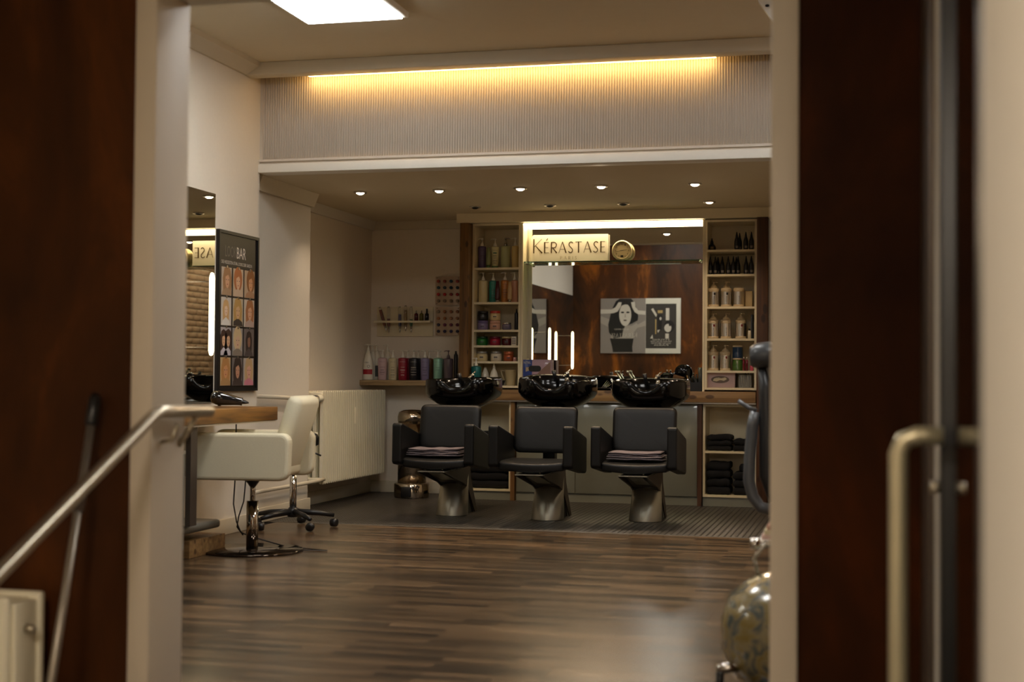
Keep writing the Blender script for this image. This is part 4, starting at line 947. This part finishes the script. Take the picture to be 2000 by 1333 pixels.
# ================================================================== WASH CHAIRS
def wash_chair(lab):
    t = thing('wash_chair', lab, 'chair', (0, 0, 0), 0, 'black wash chairs with basins')
    # pedestal
    b = MB(); n = 18; vs = []
    for zz, r, slant in ((0, .122, 0), (.004, .124, 0), (.25, .105, 1)):
        for k in range(n+1):
            a = PI + PI*k/n; vs.append((r*math.cos(a), r*math.sin(a)*1.0 + zz*.36, zz + (slant*.06*(1+math.sin(a)) if slant else 0)))
    fs = [(j*(n+1)+k, j*(n+1)+k+1, (j+1)*(n+1)+k+1, (j+1)*(n+1)+k) for j in range(2) for k in range(n)]
    fs += [tuple(range(2*(n+1), 3*(n+1))), tuple(range(n, -1, -1)), (0, n+1, 2*(n+1), 3*(n+1)-1, 2*(n+1)-1, n)]
    b.poly(vs, fs, None, True); o = b.build('pedestal_shell', M_alu, t)
    o.data.polygons.foreach_set('use_smooth', [len(p.vertices) == 4 for p in o.data.polygons])
    prof = [(-.60, .362), (.14, .362), (.165, .27), (.37, 0), (.30, 0), (.08, .20), (-.06, .25), (-.56, .35)]
    for sx in (-.105, .095):
        b = MB(); b.prism(prof, lambda u, v, d: (d, u, v), sx, sx+.01); b.build('side_plate', M_taupe, t)
    b = MB(); b.prism([(-.02, 0), (.30, 0), (.14, .27), (.10, .35), (-.4, .35), (-.03, .25), (.04, .2)], lambda u, v, d: (d, u, v), -.09, .09); b.build('inner_block', C_BLACK, t)
    b = MB(); b.box(-.1, .1, -.61, -.3, .362, .368); b.build('mount_plate', M_alu, t)
    b = MB(); b.prism([(-.50, .35), (-.49, .354), (-.04, .275), (-.06, .262)], lambda u, v, d: (d, u, v), -.05, .05); b.build('pedal_plate', M_alu, t)
    for sx in (-.06, .06):
        b = MB(); b.tube([(sx, -.52, .366), (sx, -.52, .392)], .008, seg=8); b.build('bolt', M_chrome, t)
    b = MB(); b.box(-.045, .045, .02, .12, .36, .82, bev=.01); b.build('column', C_BLACK, t)
    # seat, curved front
    q = bmesh.new(); nx, ny = 12, 10; g = []
    for j in range(ny+1):
        row = []
        for i in range(nx+1):
            u = -1+2*i/nx; v = -1+2*j/ny
            x = u*.235; y = -.325+v*.225 - (.028*(1-u*u) if v < 0 else 0)*(-v)
            z = .462 - .012*(1-v)*.5*(1-u*u) - .02*max(0, abs(v)-.75)*4*.6
            row.append(q.verts.new((x, y, z)))
        g.append(row)
    for j in range(ny):
        for i in range(nx): q.faces.new((g[j][i], g[j][i+1], g[j+1][i+1], g[j+1][i])).smooth = True
    r = bmesh.ops.extrude_face_region(q, geom=list(q.faces)); vv = [e for e in r['geom'] if isinstance(e, bmesh.types.BMVert)]
    for v in vv: v.co.z = .375 + .02*abs(v.co.x)/.235
    b = MB(); b.merge(q); o = b.build('seat', M_leather, t); m = o.modifiers.new('b', 'BEVEL'); m.width = .012; m.segments = 3; m.limit_method = 'ANGLE'
    # arms
    for sx in (-1, 1):
        b = MB()
        pr = [(-.585, .43), (-.565, .412), (-.085, .352), (-.06, .368), (-.055, .60), (-.075, .618), (-.555, .712), (-.578, .702)]
        b.prism(pr, lambda u, v, d: (d, u, v), sx*.27-.036, sx*.27+.036)
        o = b.build('armrest', M_leather, t); m = o.modifiers.new('b', 'BEVEL'); m.width = .014; m.segments = 3; m.limit_method = 'ANGLE'
    # backrest, slightly curved
    q = bmesh.new(); nx, nz = 14, 10
    out = rrect(.47, .33, .045, 5)
    mw = MB(); vs = []
    rings = [(.25, -.0045), (.5, -.004), (.75, -.002), (.90, .001), (.975, .009), (1.0, .024), (1.0, .05), (.97, .062), (.6, .066)]
    for sc, yy_ in rings:
        for u, v in out:
            x = u*sc; z = v*sc; vs.append((x, yy_-.10 + .06*z/.33 - .25*x*x, .665+z + (.012*(x/.235)**2 if v > 0 else -.012*(1-(x/.235)**2))*sc))
    n = len(out); fs = [(j*n+k, j*n+(k+1) % n, (j+1)*n+(k+1) % n, (j+1)*n+k) for j in range(8) for k in range(n)]
    c0 = len(vs); vs.append((0, -.105, .665)); fs += [(c0, k, (k+1) % n) for k in range(n)]
    c1 = len(vs); vs.append((0, -.034, .665)); fs += [(c1, 8*n+(k+1) % n, 8*n+k) for k in range(n)]
    mw.poly(vs, fs, None, True); mw.build('backrest', M_leather, t)
    # basin
    b = MB(); n = 56; vs = []; A, B = .283, .29
    def ring(sc, z, notch, dy=0, tilt=0):
        for k in range(n):
            a = 2*PI*k/n; ca, sa = math.cos(a), math.sin(a); e = 3.6
            r = (abs(ca)**e + abs(sa)**e)**(-1/e)
            fr = math.exp(-(((a-1.5*PI+PI) % (2*PI) - PI)/.33)**4)      # front
            x = A*r*ca*sc; y = B*r*sa*sc + dy + (notch > 0)*fr*.012
            zz = z - notch*fr*.068 + .02*(sa > 0)*notch*sa + tilt
            vs.append((x, y, zz))
    prof = [(.12, .80, 0), (.40, .81, 0), (.70, .845, 0), (.93, .895, .0), (.995, .925, .15), (1.0, .98, .7), (.99, 1.02, 1), (.965, 1.035, 1), (.93, 1.025, 1), (.90, .98, .8), (.84, .92, .35), (.6, .86, 0), (.06, .84, 0)]
    for sc, z, nt_ in prof: ring(sc, z, nt_)
    m_ = len(prof); fs = [(j*n+k, j*n+(k+1) % n, (j+1)*n+(k+1) % n, (j+1)*n+k) for j in range(m_-1) for k in range(n)]
    fs += [tuple(range(n)), tuple(range((m_-1)*n, m_*n))]
    b.poly(vs, fs, None, True); bo = b.build('basin', M_gloss, t, (0, .24, 0))
    mixer(bo, 0.02, .21, 1.0); sprayer(bo, -.07, .2, 1.0)
    b = MB(); b.box(-.10, .10, .06, .30, .70, .80, bev=.03); b.build('basin_support', M_gloss, t)
    return t
c0 = wash_chair('left wash chair with folded grey towel on its seat')
c1 = copy_tree(c0); c1['label'] = 'middle wash chair with an empty seat'
c2 = copy_tree(c0); c2['label'] = 'right wash chair with folded grey towels on its seat'
for c, px, py, rz in ((c0, 874, 1009, .03), (c1, 1062, 1018, 0.0), (c2, 1256, 1021, 0.0)):
    v = onZ(px, py, 0); c.location = (v.x, v.y+.124, 0); c.rotation_euler.z = rz
for k_ in kids(c0):
    if k_.name.startswith('basin') and 'support' not in k_.name: k_.rotation_euler = (-.02, -.03, .04); k_.location.x += .05
for k_ in kids(c1):
    if k_.name.startswith('basin') and 'support' not in k_.name: k_.rotation_euler = (.03, .03, 0); k_.location.z += .012
for c, n_, lab in ((c0, 2, 'wash chair seat on the left'), (c2, 2, 'wash chair seat on the right')):
    x, y = c.location.x, c.location.y-.34
    folded('folded_towel', 'lower folded grey towel on the '+lab, 'towel', x-.01, y, .470, .40, .3, .028, 2, M_towelg, .0, 'folded grey towels', .003)
    folded('folded_towel', 'upper folded grey towel on the '+lab, 'towel', x-.015, y, .500, .38, .28, .024, 2, M_towelg, .05, 'folded grey towels', .004)

# ================================================================== STYLING CHAIR, STOOL, DESK
v = onZ(492, 1077, 0); CX, CY = v.x, v.y
t = thing('styling_chair', 'beige leather styling chair with chrome column at the wooden desk', 'chair', (CX, CY, 0), .12)
b = MB(); b.lathe([(.305, 0), (.305, .008), (.30, .014), (.05, .02)], 48); b.build('base_disc', mat('dark_polished_disc', '#4a4038', .08, .9), t)
b = MB(); b.lathe([(.036, .018), (.036, .30)], 24); b.build('column', M_chrome, t)
b = MB(); b.lathe([(.016, .30), (.016, .42)], 16); b.build('piston', M_chrome, t)
b = MB(); b.lathe([(.018, .385), (.05, .43), (.05, .45)], 16); b.box(-.16, .16, -.1, .1, .43, .447); b.build('seat_mount', C_BLACK, t)
for s_ in (-1, 1):
    b = MB(); b.prism([(u-.01+.03*(v_-.58), v_) for u, v_ in rrect(.63, .275, .055, 5, 0, .578)], lambda u, v_, d: (u, d, v_), s_*.26-.045, s_*.26+.045)
    o = b.build('armrest', M_beige, t); m = o.modifiers.new('b', 'BEVEL'); m.width = .02; m.segments = 3; m.limit_method = 'ANGLE'; m.angle_limit = .7
bx('seat', M_beige, (-.30, .24, -.216, .216, .45, .56), t, bev=.03)
b = MB(); b.box(-.05, .05, -.215, .215, -.21, .25, bev=.04, mtx=Matrix.Translation((.245, 0, .69)) @ Matrix.Rotation(.30, 4, 'Y')); b.build('backrest', M_beige, t)
# stool
v = onZ(572, 1003, .1); SX, SY = v.x, v.y
t = thing('rolling_stool', 'black rolling stool between the styling chair and the radiator', 'stool', (SX, SY, 0), .35)
b = MB(); b.lathe([(.0001, .56), (.15, .56), (.172, .575), (.175, .625), (.155, .65), (.0001, .655)], 28); b.build('seat', M_leather, t)
b = MB(); b.lathe([(.024, .13), (.024, .40)], 18); b.build('column', M_chrome, t)
b = MB(); b.lathe([(.014, .40), (.014, .56)], 14); b.build('piston', M_chrome, t)
b = MB(); b.tube([(0, 0, .55), (.12, -.05, .53), (.19, -.06, .50)], .006, seg=8); b.build('lever', C_BLACK, t)
b = MB(); b.lathe([(.035, .075), (.04, .09), (.04, .12), (.028, .14)], 18); b.build('hub', C_BLACK, t)
for k in range(5):
    a = 2*PI*k/5+.15; c_, s_ = math.cos(a), math.sin(a)
    b = MB(); b.tube([(c_*.03, s_*.03, .11), (c_*.18, s_*.18, .10), (c_*.285, s_*.285, .082)], 0, radii=[.022, .019, .014], seg=8); leg = b.build('leg', C_BLACK, t)
    b = MB(); b.lathe([(.012, -.024), (.028, -.02), (.030, 0), (.028, .02), (.012, .024)], 16, c=(0, 0, 0), axis='y')
    w_ = b.build('castor', C_BLACK, leg, (c_*.285, s_*.285, .031)); w_.rotation_euler.z = a+.9
# desk
t = thing('styling_desk', 'thick rough-sawn wooden desk shelf below the wall mirror', 'desk', (XL, 7.4, 0))
bx('desk_top', M_desk, (0, .47, -2.8, 1.01, .768, .852), t, bev=.004)
bx('under_panel', M_trim, (0.02, .462, -2.8, 1.0, .758, .767), t)
b = MB(); b.box(.40, .43, -.10, -.02, .20, .758); b.build('upright', M_taupe, t)
b = MB(); b.box(.14, .40, -.45, .36, .15, .20, bev=.018); b.build('footrest', M_alu, t)
t = thing('pedestal_cabinet', 'slate blue pedestal cabinet under the wooden desk', 'cabinet', (XL, 6.9, 0))
bx('carcass', mat('slate', '#4e5a5a', .35), (.02, .33, -.5, .53, .05, .60), t, bev=.003)
bx('top_board', M_white, (.02, .36, -.5, .56, .60, .615), t, bev=.002)
bx('plinth', M_postx, (.05, .31, -.48, .50, 0, .05), t)
t = tag(bx('floor_plinth', M_counter, (XL+.02, XL+.36, 7.44, 7.9, 0, .10), bev=.002), 'low wooden plinth on the floor under the desk footrest', 'plinth')
# cable
b = MB(); v1 = onY(468, 850, 8.0); pts = []
for px, py, y in ((459, 938, 7.9), (456, 985, 7.9), (462, 1020, 7.92), (470, 1040, 7.95), (488, 1048, 8.0)): w_ = onY(px, py, y); pts.append((w_.x, w_.y, max(.006, w_.z)))
pts += [(pts[-1][0]+.2, pts[-1][1]+.1, .006), (pts[-1][0]+.5, pts[-1][1]+.0, .006), (pts[-1][0]+.1, pts[-1][1]-.08, .006)]
cu = [(v1.x, 7.95, .755)] + pts
b.tube(cu, .0045, seg=6); tag(b.build('power_cable', C_BLACK), 'black cable hanging from the desk to the floor behind the chair column', 'cable')
b = MB(); pts = []
for px, py, y in ((478, 850, 8.1), (480, 938, 8.1), (476, 980, 8.1), (466, 1010, 8.05), (463, 1030, 8.0), (475, 1046, 8.0)): w_ = onY(px, py, y); pts.append((w_.x, w_.y, max(.006, min(.755, w_.z))))
b.tube(pts, .0045, seg=6); tag(b.build('power_cable', C_BLACK), 'second black cable beside the first, crossing it near the floor', 'cable')
# hair dryer
t = thing('hair_dryer', 'glossy black hair dryer lying on the wooden desk', 'hair dryer', (-3.80, 8.02, .852), .42)
T_ = Matrix.Translation((0, 0, .048)) @ Matrix.Scale(.88, 4) @ Matrix.Rotation(.16, 4, 'Y')
b = MB(); q = bmesh.new(); n = 24; pr = [(-.13, .001), (-.128, .02), (-.115, .042), (-.085, .05), (-.04, .047), (.03, .034), (.075, .027), (.09, .028)]
R_ = [[q.verts.new((x, r*math.cos(2*PI*k/n), r*math.sin(2*PI*k/n))) for k in range(n)] for x, r in pr]
for j in range(len(pr)-1):
    for k in range(n): q.faces.new((R_[j][k], R_[j][(k+1) % n], R_[j+1][(k+1) % n], R_[j+1][k])).smooth = True
b.merge(q, None, T_); b.build('barrel', mat('dryer_shell', '#0a0b0d', .12, coat=1), t)
b = MB(); q = bmesh.new(); pr = [(.088, .029, .029), (.11, .022, .028), (.135, .008, .034)]
R_ = [[q.verts.new((x, ry*math.cos(2*PI*k/n), rz_*math.sin(2*PI*k/n)*.6)) for k in range(n)] for x, rz_, ry in pr]
for j in range(2):
    for k in range(n): q.faces.new((R_[j][k], R_[j][(k+1) % n], R_[j+1][(k+1) % n], R_[j+1][k])).smooth = True
q.faces.new(R_[2]); b.merge(q, None, T_); b.build('nozzle', C_BLACK, t)
b = MB(); b.tube([(-.06, .0, .03), (-.062, .09, .022), (-.064, .15, .02)], .017, seg=12); b.build('handle', mat('dryer_shell', '#0a0b0d', .12, coat=1), t)

# ================================================================== HAIRSTYLE POSTER
YPa, YPb, ZPa, ZPb = 8.465, 9.085, .945, 2.0
t = thing('hairstyle_poster', 'black framed display of twelve hairstyle portraits headed Look Bar', 'poster', (XL, YPa, ZPa))
Wp, Hp = YPb-YPa, ZPb-ZPa
def mpx(d): return lambda u, v: (d, u, v)
bx('board', mat('poster_black', '#1b130f', .35), (0, .014, 0, Wp, 0, Hp), t)
fr = MB(); fw = .02
for d_ in ((0, Wp, 0, fw), (0, Wp, Hp-fw, Hp), (0, fw, fw, Hp-fw), (Wp-fw, Wp, fw, Hp-fw)): fr.box(.014, .026, *d_)
fr.build('frame', C_BLACK, t)
b = MB(); b2 = MB()
put_text(b, 'LOOK', .11, .885, .17, .075, mpx(.0146), mat('greyt', '#6a625c', .5)); put_text(b, 'BAR', .285, .885, .14, .075, mpx(.0146), mat('whitet', '#d8d0c8', .5))
put_text(b, 'DIE HEISSESTEN STAR-LOOKS DER SAISON', .055, .838, .47, .022, mpx(.0146), mat('whitet', '#d8d0c8', .5))
b.build('lettering', None, t)
skin = [('#c79a7a', '#9a7450'), ('#d0a888', '#a8683c'), ('#c8946c', '#8a5a30'), ('#d8bca4', '#c09a68'), ('#c8a27c', '#b08c50'), ('#cfa080', '#a06a40'),
        ('#c8a080', '#3a241c'), ('#c8a68c', '#c4ac84'), ('#8a6450', '#2a1a16'), ('#c08a60', '#a87844'), ('#b88a70', '#2c1c18'), ('#d0a08c', '#b89a70')]
bg = ['#b3a394', '#b9a58e', '#b49a80', '#beb6ae', '#b4a894', '#c4b4a4', '#a49ea4', '#96908c', '#6a605e', '#b49a74', '#6e6664', '#b0a49c']
cloth = ['#a08468', '#c0a890', '#a88060', '#d0ccc8', '#3a3028', '#b09a90', '#b8b4c0', '#807468', '#4a4040', '#a07c50', '#3a2c28', '#c47a8c']
cw, ch = .150, .185
for r in range(4):
    for c in range(3):
        i = r*3+c; u0 = .055+c*(cw+.026); v0 = .63-r*.198; z_ = .0165+.002*((i*7) % 3)
        bx_ = MB(); bx_.box(.0145, z_, u0, u0+cw, v0, v0+ch, pm('bg'+bg[i][1:], bg[i], .5))
        cx_, cy_ = u0+cw*.5, v0+ch*.6; rr = random.Random(i)
        hm, sm, cm = pm('hair'+skin[i][1][1:], skin[i][1], .6), pm('skin'+skin[i][0][1:], skin[i][0], .6), pm('cl'+cloth[i][1:], cloth[i], .7)
        L2 = lambda pts, dz, m: bx_.poly([(z_+dz, u, v) for u, v in pts], [tuple(range(len(pts)))], m)
        long_ = i not in (1, 2, 7)
        two = i == 6
        for (ox, sc) in (((-.035, .75), (.035, .8)) if two else ((rr.uniform(-.01, .012), 1.0 if i not in (3, 8) else .75),)):
            x = cx_+ox; hx = .056*sc; hy = .072*sc
            if long_: L2([(x-hx*1.05, v0+.03), (x-hx*1.2, cy_), (x-hx*.8, cy_+hy*.9), (x, cy_+hy*1.15), (x+hx*.8, cy_+hy*.9), (x+hx*1.2, cy_), (x+hx*1.05, v0+.03)], .0004, hm)
            else: L2(ell(x, cy_+.005, hx*1.15, hy*1.15, 20), .0004, hm)
            L2([(max(u0+.002, x-hx*1.6), v0+.002), (max(u0+.002, x-hx*1.2), v0+.03), (x, v0+.055), (min(u0+cw-.002, x+hx*1.2), v0+.03), (min(u0+cw-.002, x+hx*1.6), v0+.002)], .0008, cm)
            L2(ell(x, cy_-.012, hx*.55, hy*.72, 18), .0012, sm)
            L2([(x-hx*.6, cy_+.01), (x-hx*.3, cy_+hy*.75), (x+hx*.45, cy_+hy*.75), (x+hx*.62, cy_), (x+.2*hx, cy_+hy*.35)], .0016, hm)
            for ex in (-.3, .3): L2(ell(x+ex*hx, cy_-.008, hx*.11, hy*.05, 8), .002, C_INK)
            L2(ell(x, cy_-.038*sc, hx*.16, hy*.05, 8), .002, pm('lip', '#8a4038', .5))
        o = bx_.build('portrait_card', None, t)
        q = MB(); q.box(.0145, z_+.004, u0+cw*.45, u0+cw*.55, v0+ch-.006, v0+ch+.012); q.build('clip', P_silver, o)

# poster pair on the salon side of the doorway wall (seen in the big mirror)
PX0, PX1, PZ0, PZ1 = -3.706, -2.571, 1.402, 2.177
yb_ = YP1+.005
pw_ = .64
t = thing('fashion_poster', 'black and white poster of a woman holding her hair, on the doorway wall', 'poster', (PX0, yb_, PZ0))
hh = PZ1-PZ0
bx('board', pm('pg', '#8e867e', .5), (0, pw_, 0, .03, 0, hh), t)
b = MB(); lay = [0]
def L3(pts, m): lay[0] += 1; b.poly([(u*pw_, .030+.0004*lay[0], v*hh) for u, v in pts], [tuple(range(len(pts)))], m)
kk = C_BLACK; sk = pm('bwskin', '#cdc6b8', .5); sk2 = pm('bwskin2', '#a8a094', .5)
L3([(.28, .02), (.26, .12), (.21, .27), (.74, .27), (.71, .12), (.72, .02)], kk)
L3([(.0, .55), (.2, .47), (.27, .50), (.25, .60), (.0, .68)], sk2); L3([(1, .60), (.78, .50), (.74, .42), (.8, .46), (1, .5)], sk2)
L3([(.26, .27), (.2, .40), (.3, .52), (.5, .50), (.7, .50), (.80, .55), (.86, .50), (.74, .38), (.74, .27)], sk2)
L3([(.30, .27), (.19, .38), (.17, .52), (.22, .70), (.28, .85), (.34, .95), (.42, .995), (.68, .995), (.76, .92), (.80, .82), (.84, .68), (.83, .60), (.70, .54), (.55, .50), (.50, .40), (.48, .30)], kk)
L3(ell(.55, .70, .135, .205, 24), sk)
L3([(.42, .86), (.5, .92), (.62, .92), (.69, .86), (.66, .88), (.55, .89)], kk)
L3([(0, .72), (0, .80), (.25, .80), (.33, .84), (.40, .93), (.47, .93), (.45, .85), (.38, .76), (.28, .73)], sk)
L3([(1, .70), (1, .77), (.84, .78), (.78, .84), (.76, .94), (.68, .93), (.70, .84), (.76, .75), (.84, .71)], sk)
for ex in (.49, .61): L3(ell(ex, .745, .04, .016, 10), kk)
L3([(.545, .72), (.56, .72), (.565, .655), (.535, .65)], sk2); L3(ell(.55, .60, .04, .013, 10), pm('bwlip', '#4a443e', .5))
lay[0] += 1; zz_ = .030+.0004*lay[0]
letters(b, 'KERASTASE', 0, 0, .37, .055, lambda u, v: (.52-u, zz_, .225+v), sk, 1.2, .17, 1)
put_text(b, 'BLOND ABSOLU', 0, 0, .2, .02, lambda u, v: (.40-u, zz_, .33+v), sk)
b.build('picture_print', None, t)
t = thing('product_poster', 'white framed dark poster of hair tools beside the woman poster', 'poster', (PX0+pw_, yb_, PZ0))
w2 = PX1-PX0-pw_
bx('board', mat('posterwhite', '#d8d4c4', .5), (0.001, w2, 0, .03, 0, hh), t)
b = MB(); lay = [0]
def L4(pts, m): lay[0] += 1; b.poly([(u*w2, .030+.0004*lay[0], v*hh) for u, v in pts], [tuple(range(len(pts)))], m)
L4([(.01, .09), (.88, .09), (.88, .90), (.01, .90)], pm('pdark', '#35312c', .5))
L4([(.16, .80), (.22, .82), (.33, .70), (.30, .66)], sk); L4([(.58, .82), (.68, .82), (.68, .60), (.58, .60)], sk)
L4(ell(.68, .49, .15, .11), kk); L4(ell(.64, .46, .10, .075), sk); L4(ell(.71, .53, .05, .03, 12, .6), kk); L4([(.35, .78), (.49, .78), (.49, .73), (.35, .73)], pm('pgold', '#b49a60', .4))
L4([(.34, .70), (.48, .70), (.46, .42), (.36, .40)], kk); L4([(.28, .62), (.31, .62), (.31, .35), (.28, .35)], pm('pgold', '#b49a60', .4)); L4(ell(.43, .63, .03, .03, 10), sk)
L4([(.14, .27), (.20, .34), (.22, .27)], sk); L4([(.57, .36), (.67, .36), (.67, .27), (.57, .27)], sk); L4([(.34, .42), (.42, .43), (.36, .37)], sk)
lay[0] += 1; z2_ = .030+.0004*lay[0]
for q, (wl_, s_) in enumerate(((.24, 'STYLING'), (.30, 'THE NEW SALON LOOK'), (.28, 'TOOLS AND CARE FOR HAIR'), (.2, 'PARIS'))):
    put_text(b, s_, 0, 0, wl_, .018, lambda u, v, q=q, wl_=wl_: (w2*.45+wl_/2-u, z2_, .185-q*.026+v), sk)
b.build('picture_print', None, t)
# brown panel on the brick wall
tag(bx('wall_panel', M_rustd, (XR-.05, XR-.008, 6.55, 7.2, 0, 2.5)), 'dark brown panel on the brick wall', 'panel')

# ================================================================== RIGHT OF THE DOORWAY, INSIDE
t = thing('tub_armchair', 'glossy mottled olive and blue tub chair cut off by the right door frame', 'chair', (-.145, 4.88, 0))
mm = bpy.data.materials.new('mottled_cover'); mm.use_nodes = True; nt = mm.node_tree; bb = nt.nodes['Principled BSDF']
tc = nt.nodes.new('ShaderNodeTexCoord'); vo = nt.nodes.new('ShaderNodeTexNoise'); vo.inputs['Scale'].default_value = 16; vo.inputs['Detail'].default_value = 5; vo.inputs['Distortion'].default_value = 1.2
cr = nt.nodes.new('ShaderNodeValToRGB'); e = cr.color_ramp.elements; e[0].position = .40; e[0].color = (*lin('#4c5350'), 1); e[1].position = .66; e[1].color = (*lin('#7a6a34'), 1); x_ = e.new(.5); x_.color = (*lin('#857a5c'), 1)
nt.links.new(tc.outputs['Object'], vo.inputs['Vector']); nt.links.new(vo.outputs['Fac'], cr.inputs[0]); nt.links.new(cr.outputs[0], bb.inputs['Base Color']); bb.inputs['Roughness'].default_value = .22; bb.inputs['Coat Weight'].default_value = .6
b = MB(); b.lathe([(.0001, .03), (.22, .03), (.31, .06), (.345, .14), (.345, .24), (.32, .32), (.26, .37), (.17, .41), (.10, .43), (.0001, .435)], 40, sy=.85); b.build('shell', mm, t)
b = MB(); b.lathe([(.25, 0), (.25, .03)], 30, sy=.85); b.build('base', C_BLACK, t)
b = MB(); b.tube([(-.22, .05, .36), (-.24, .05, .44), (-.20, .05, .49), (.0, .05, .49)], .008, seg=10); b.tube([(-.14, .05, .4), (-.15, .05, .49)], .006, seg=8)
b.lathe([(.0001, -.02), (.02, -.015), (.02, .015), (.0001, .02)], 14, c=(-.235, .05, .488), axis='x'); b.build('chrome_rail', M_chrome, t)
t = thing('magazine_rack', 'small stack of magazines above the mottled chair', 'magazines', (-.10, 5.45, 0))
bx('tray', M_white, (-.30, .2, -.12, .14, .44, .455), t)
b = MB(); [b.tube([(x_, y_, 0), (x_, y_, .44)], .008) for x_ in (.17, -.22) for y_ in (-.1, .12)]; b.build('frame', M_chrome, t)
for q, c in enumerate(('#c9a89c', '#d0c4a0', '#b07a6a', '#ded6c0')):
    o = tag(bx('magazine', pm('mag%d' % q, c, .3), (-.29+.01*q, .15, -.1, .12, .4565+.018*q, .473+.018*q), bev=.001, loc=(-.10, 5.45, 0)), ['lowest pinkish', 'second pale yellow', 'third reddish', 'topmost cream'][q]+' magazine of the stack above the mottled chair', 'magazine')
v = onY(1418, 1308, 4.72)
t = thing('foot_lever', 'chrome and black foot lever on the floor in front of the mottled chair', 'lever', (v.x, 4.72, 0))
b = MB(); b.tube([(-.03, 0, v.z-.002), (.04, 0, v.z+.012)], .018, seg=12); b.build('lever_grip', M_chrome, t)
b = MB(); b.lathe([(.05, 0), (.05, .02), (.02, .04)], 16); b.tube([(-.02, 0, .03), (-.02, 0, max(.04, v.z-.01))], .014, seg=10); b.build('lever_foot', C_BLACK, t)
# processing hood with curved arms
yh = 6.6
def H_(px, py, y=yh): w_ = onY(px, py, y); return (w_.x, w_.y, w_.z)
t = thing('hair_processor', 'grey hair processor with long curved arms beside the right door frame', 'hair processor', (H_(1530, 1000)[0], yh, 0))
o_ = Vector((H_(1530, 1000)[0], yh, 0))
def rel(p): return Vector(p)-o_
M_gr = mat('machine_grey', '#55575a', .35, .3); M_dk = mat('machine_dark', '#1b1c1e', .4)
b = MB(); b.tube([rel(H_(1466, 697)), rel(H_(1480, 696)), rel(H_(1535, 690))], 0, radii=[.045, .06, .062], seg=18); b.build('arm_head', mat('machine_head', '#3a3c3e', .35), t)
b = MB(); b.tube([rel(H_(1488, 715)), rel(H_(1497, 770)), rel(H_(1500, 860)), rel(H_(1498, 930)), rel(H_(1510, 980))], 0, radii=[.02, .034, .04, .034, .02], seg=14); b.build('lamp_arm', M_dk, t)
b = MB(); b.tube([rel(H_(1442, 783)), rel(H_(1462, 797)), rel(H_(1478, 803))], .010, seg=10); b.build('tip', M_gr, t)
b = MB(); b.tube([rel(H_(1476, 805)), rel(H_(1470, 830)), rel(H_(1464, 900)), rel(H_(1463, 940)), rel(H_(1470, 970)), rel(H_(1486, 992)), rel(H_(1530, 1003))], .027, seg=14); b.build('curved_arm', M_gr, t)
b = MB(); b.lathe([(.24, 0), (.24, .03), (.03, .06), (.025, 1.3)], 20, c=(.25, 0, 0)); b.build('stand', M_dk, t)
# white sensor under the ceiling
v = onY(1494, 14, 8.0)
t = thing('ceiling_sensor', 'small white wedge sensor under the ceiling at the top right of the doorway', 'sensor', (v.x+.02, 8.0, v.z))
b = MB(); b.prism([(-.06, .10), (.05, .10), (.05, -.07), (.02, -.08), (-.055, .03)], lambda u, v_, d: (u, d, v_), -.03, .03); b.box(-.02, .05, -.02, .02, .10, max(.11, ZC-v.z)); b.build('housing', M_white, t)
b = MB(); b.prism(ell(-.005, 0, .012, .008, 12), lambda u, v_, d: (u, d, v_), -.032, -.0302); b.build('lens', C_BLACK, t)

# ================================================================== HALL FOREGROUND
t = thing('handrail', 'round metal handrail sloping down to the left at the doorway', 'handrail', (-2.03, 3.95, 0))
b = MB(); b.tube([(0, .19, .935), (0, -.13, .94), (0, -.17, .93), (0, -.94, .56), (0, -1.75, .17)], .019, seg=16); b.build('rail', M_steel, t)
b = MB(); b.lathe([(.0001, -.064), (.03, -.062), (.03, -.056)], 18, c=(0, -.02, .855), axis='x'); b.tube([(-.066, -.02, .845), (-.02, -.02, .85), (0, -.02, .90)], .008, seg=10); b.build('bracket', M_steel, t)
b = MB(); b.tube([(0, .10, .92), (-.03, .10, .87), (-.058, .10, .83)], .010, seg=10); b.build('bracket', M_steel, t)
A = onY(187, 770, 3.84); B = onY(100, 1333, 3.58); d = (A-B)/(A.z-B.z); Bf = B+d*(-.44-B.z)
t = thing('broom', 'metal broom handle with black grip leaning on the brown wall', 'broom', Bf)
dd = A-Bf; g0 = onY(180, 832, 3.81)-Bf
b = MB(); b.tube([dd*0, dd*.955], .0125, seg=12); b.build('pole', M_pole, t)
b = MB(); k = g0.length/dd.length; b.tube([dd*(k), dd*(k+.003), dd*.99, dd], 0, radii=[.015, .0185, .0185, .010], seg=14); b.build('grip', C_BLACK, t)
cl = onY(149, 980, 3.74)-Bf; kc = cl.length/dd.length; b = MB(); b.tube([dd*(kc-.02), dd*(kc+.02)], .0185, seg=14); b.build('clamp', M_taupe, t)
b = MB(); b.box(-.16, .16, -.03, .03, -.059, -.02, bev=.008); b.build('broom_head', C_BLACK, t)
t = thing('hall_radiator', 'white radiator in front of the brown wall at the lower left', 'radiator', (-2.42, 3.68, -.262))
bx('front_panel', M_rad, (-1.0, -.0, -.03, 0, 0, .66), t, bev=.012)
bx('back_panel', M_rad, (-1.0, .02, .11, .14, 0, .66), t, bev=.01)
bx('end_cover', M_rad, (-.02, .01, .0, .11, .02, .64), t, bev=.004)
bx('top_grille', M_rad, (-.98, -.02, .0, .11, .63, .645), t)
b = MB(); b.lathe([(.014, 0), (.014, .02), (.008, .03)], 12, c=(.01, .055, .56), axis='x'); b.build('air_vent', M_steel, t)
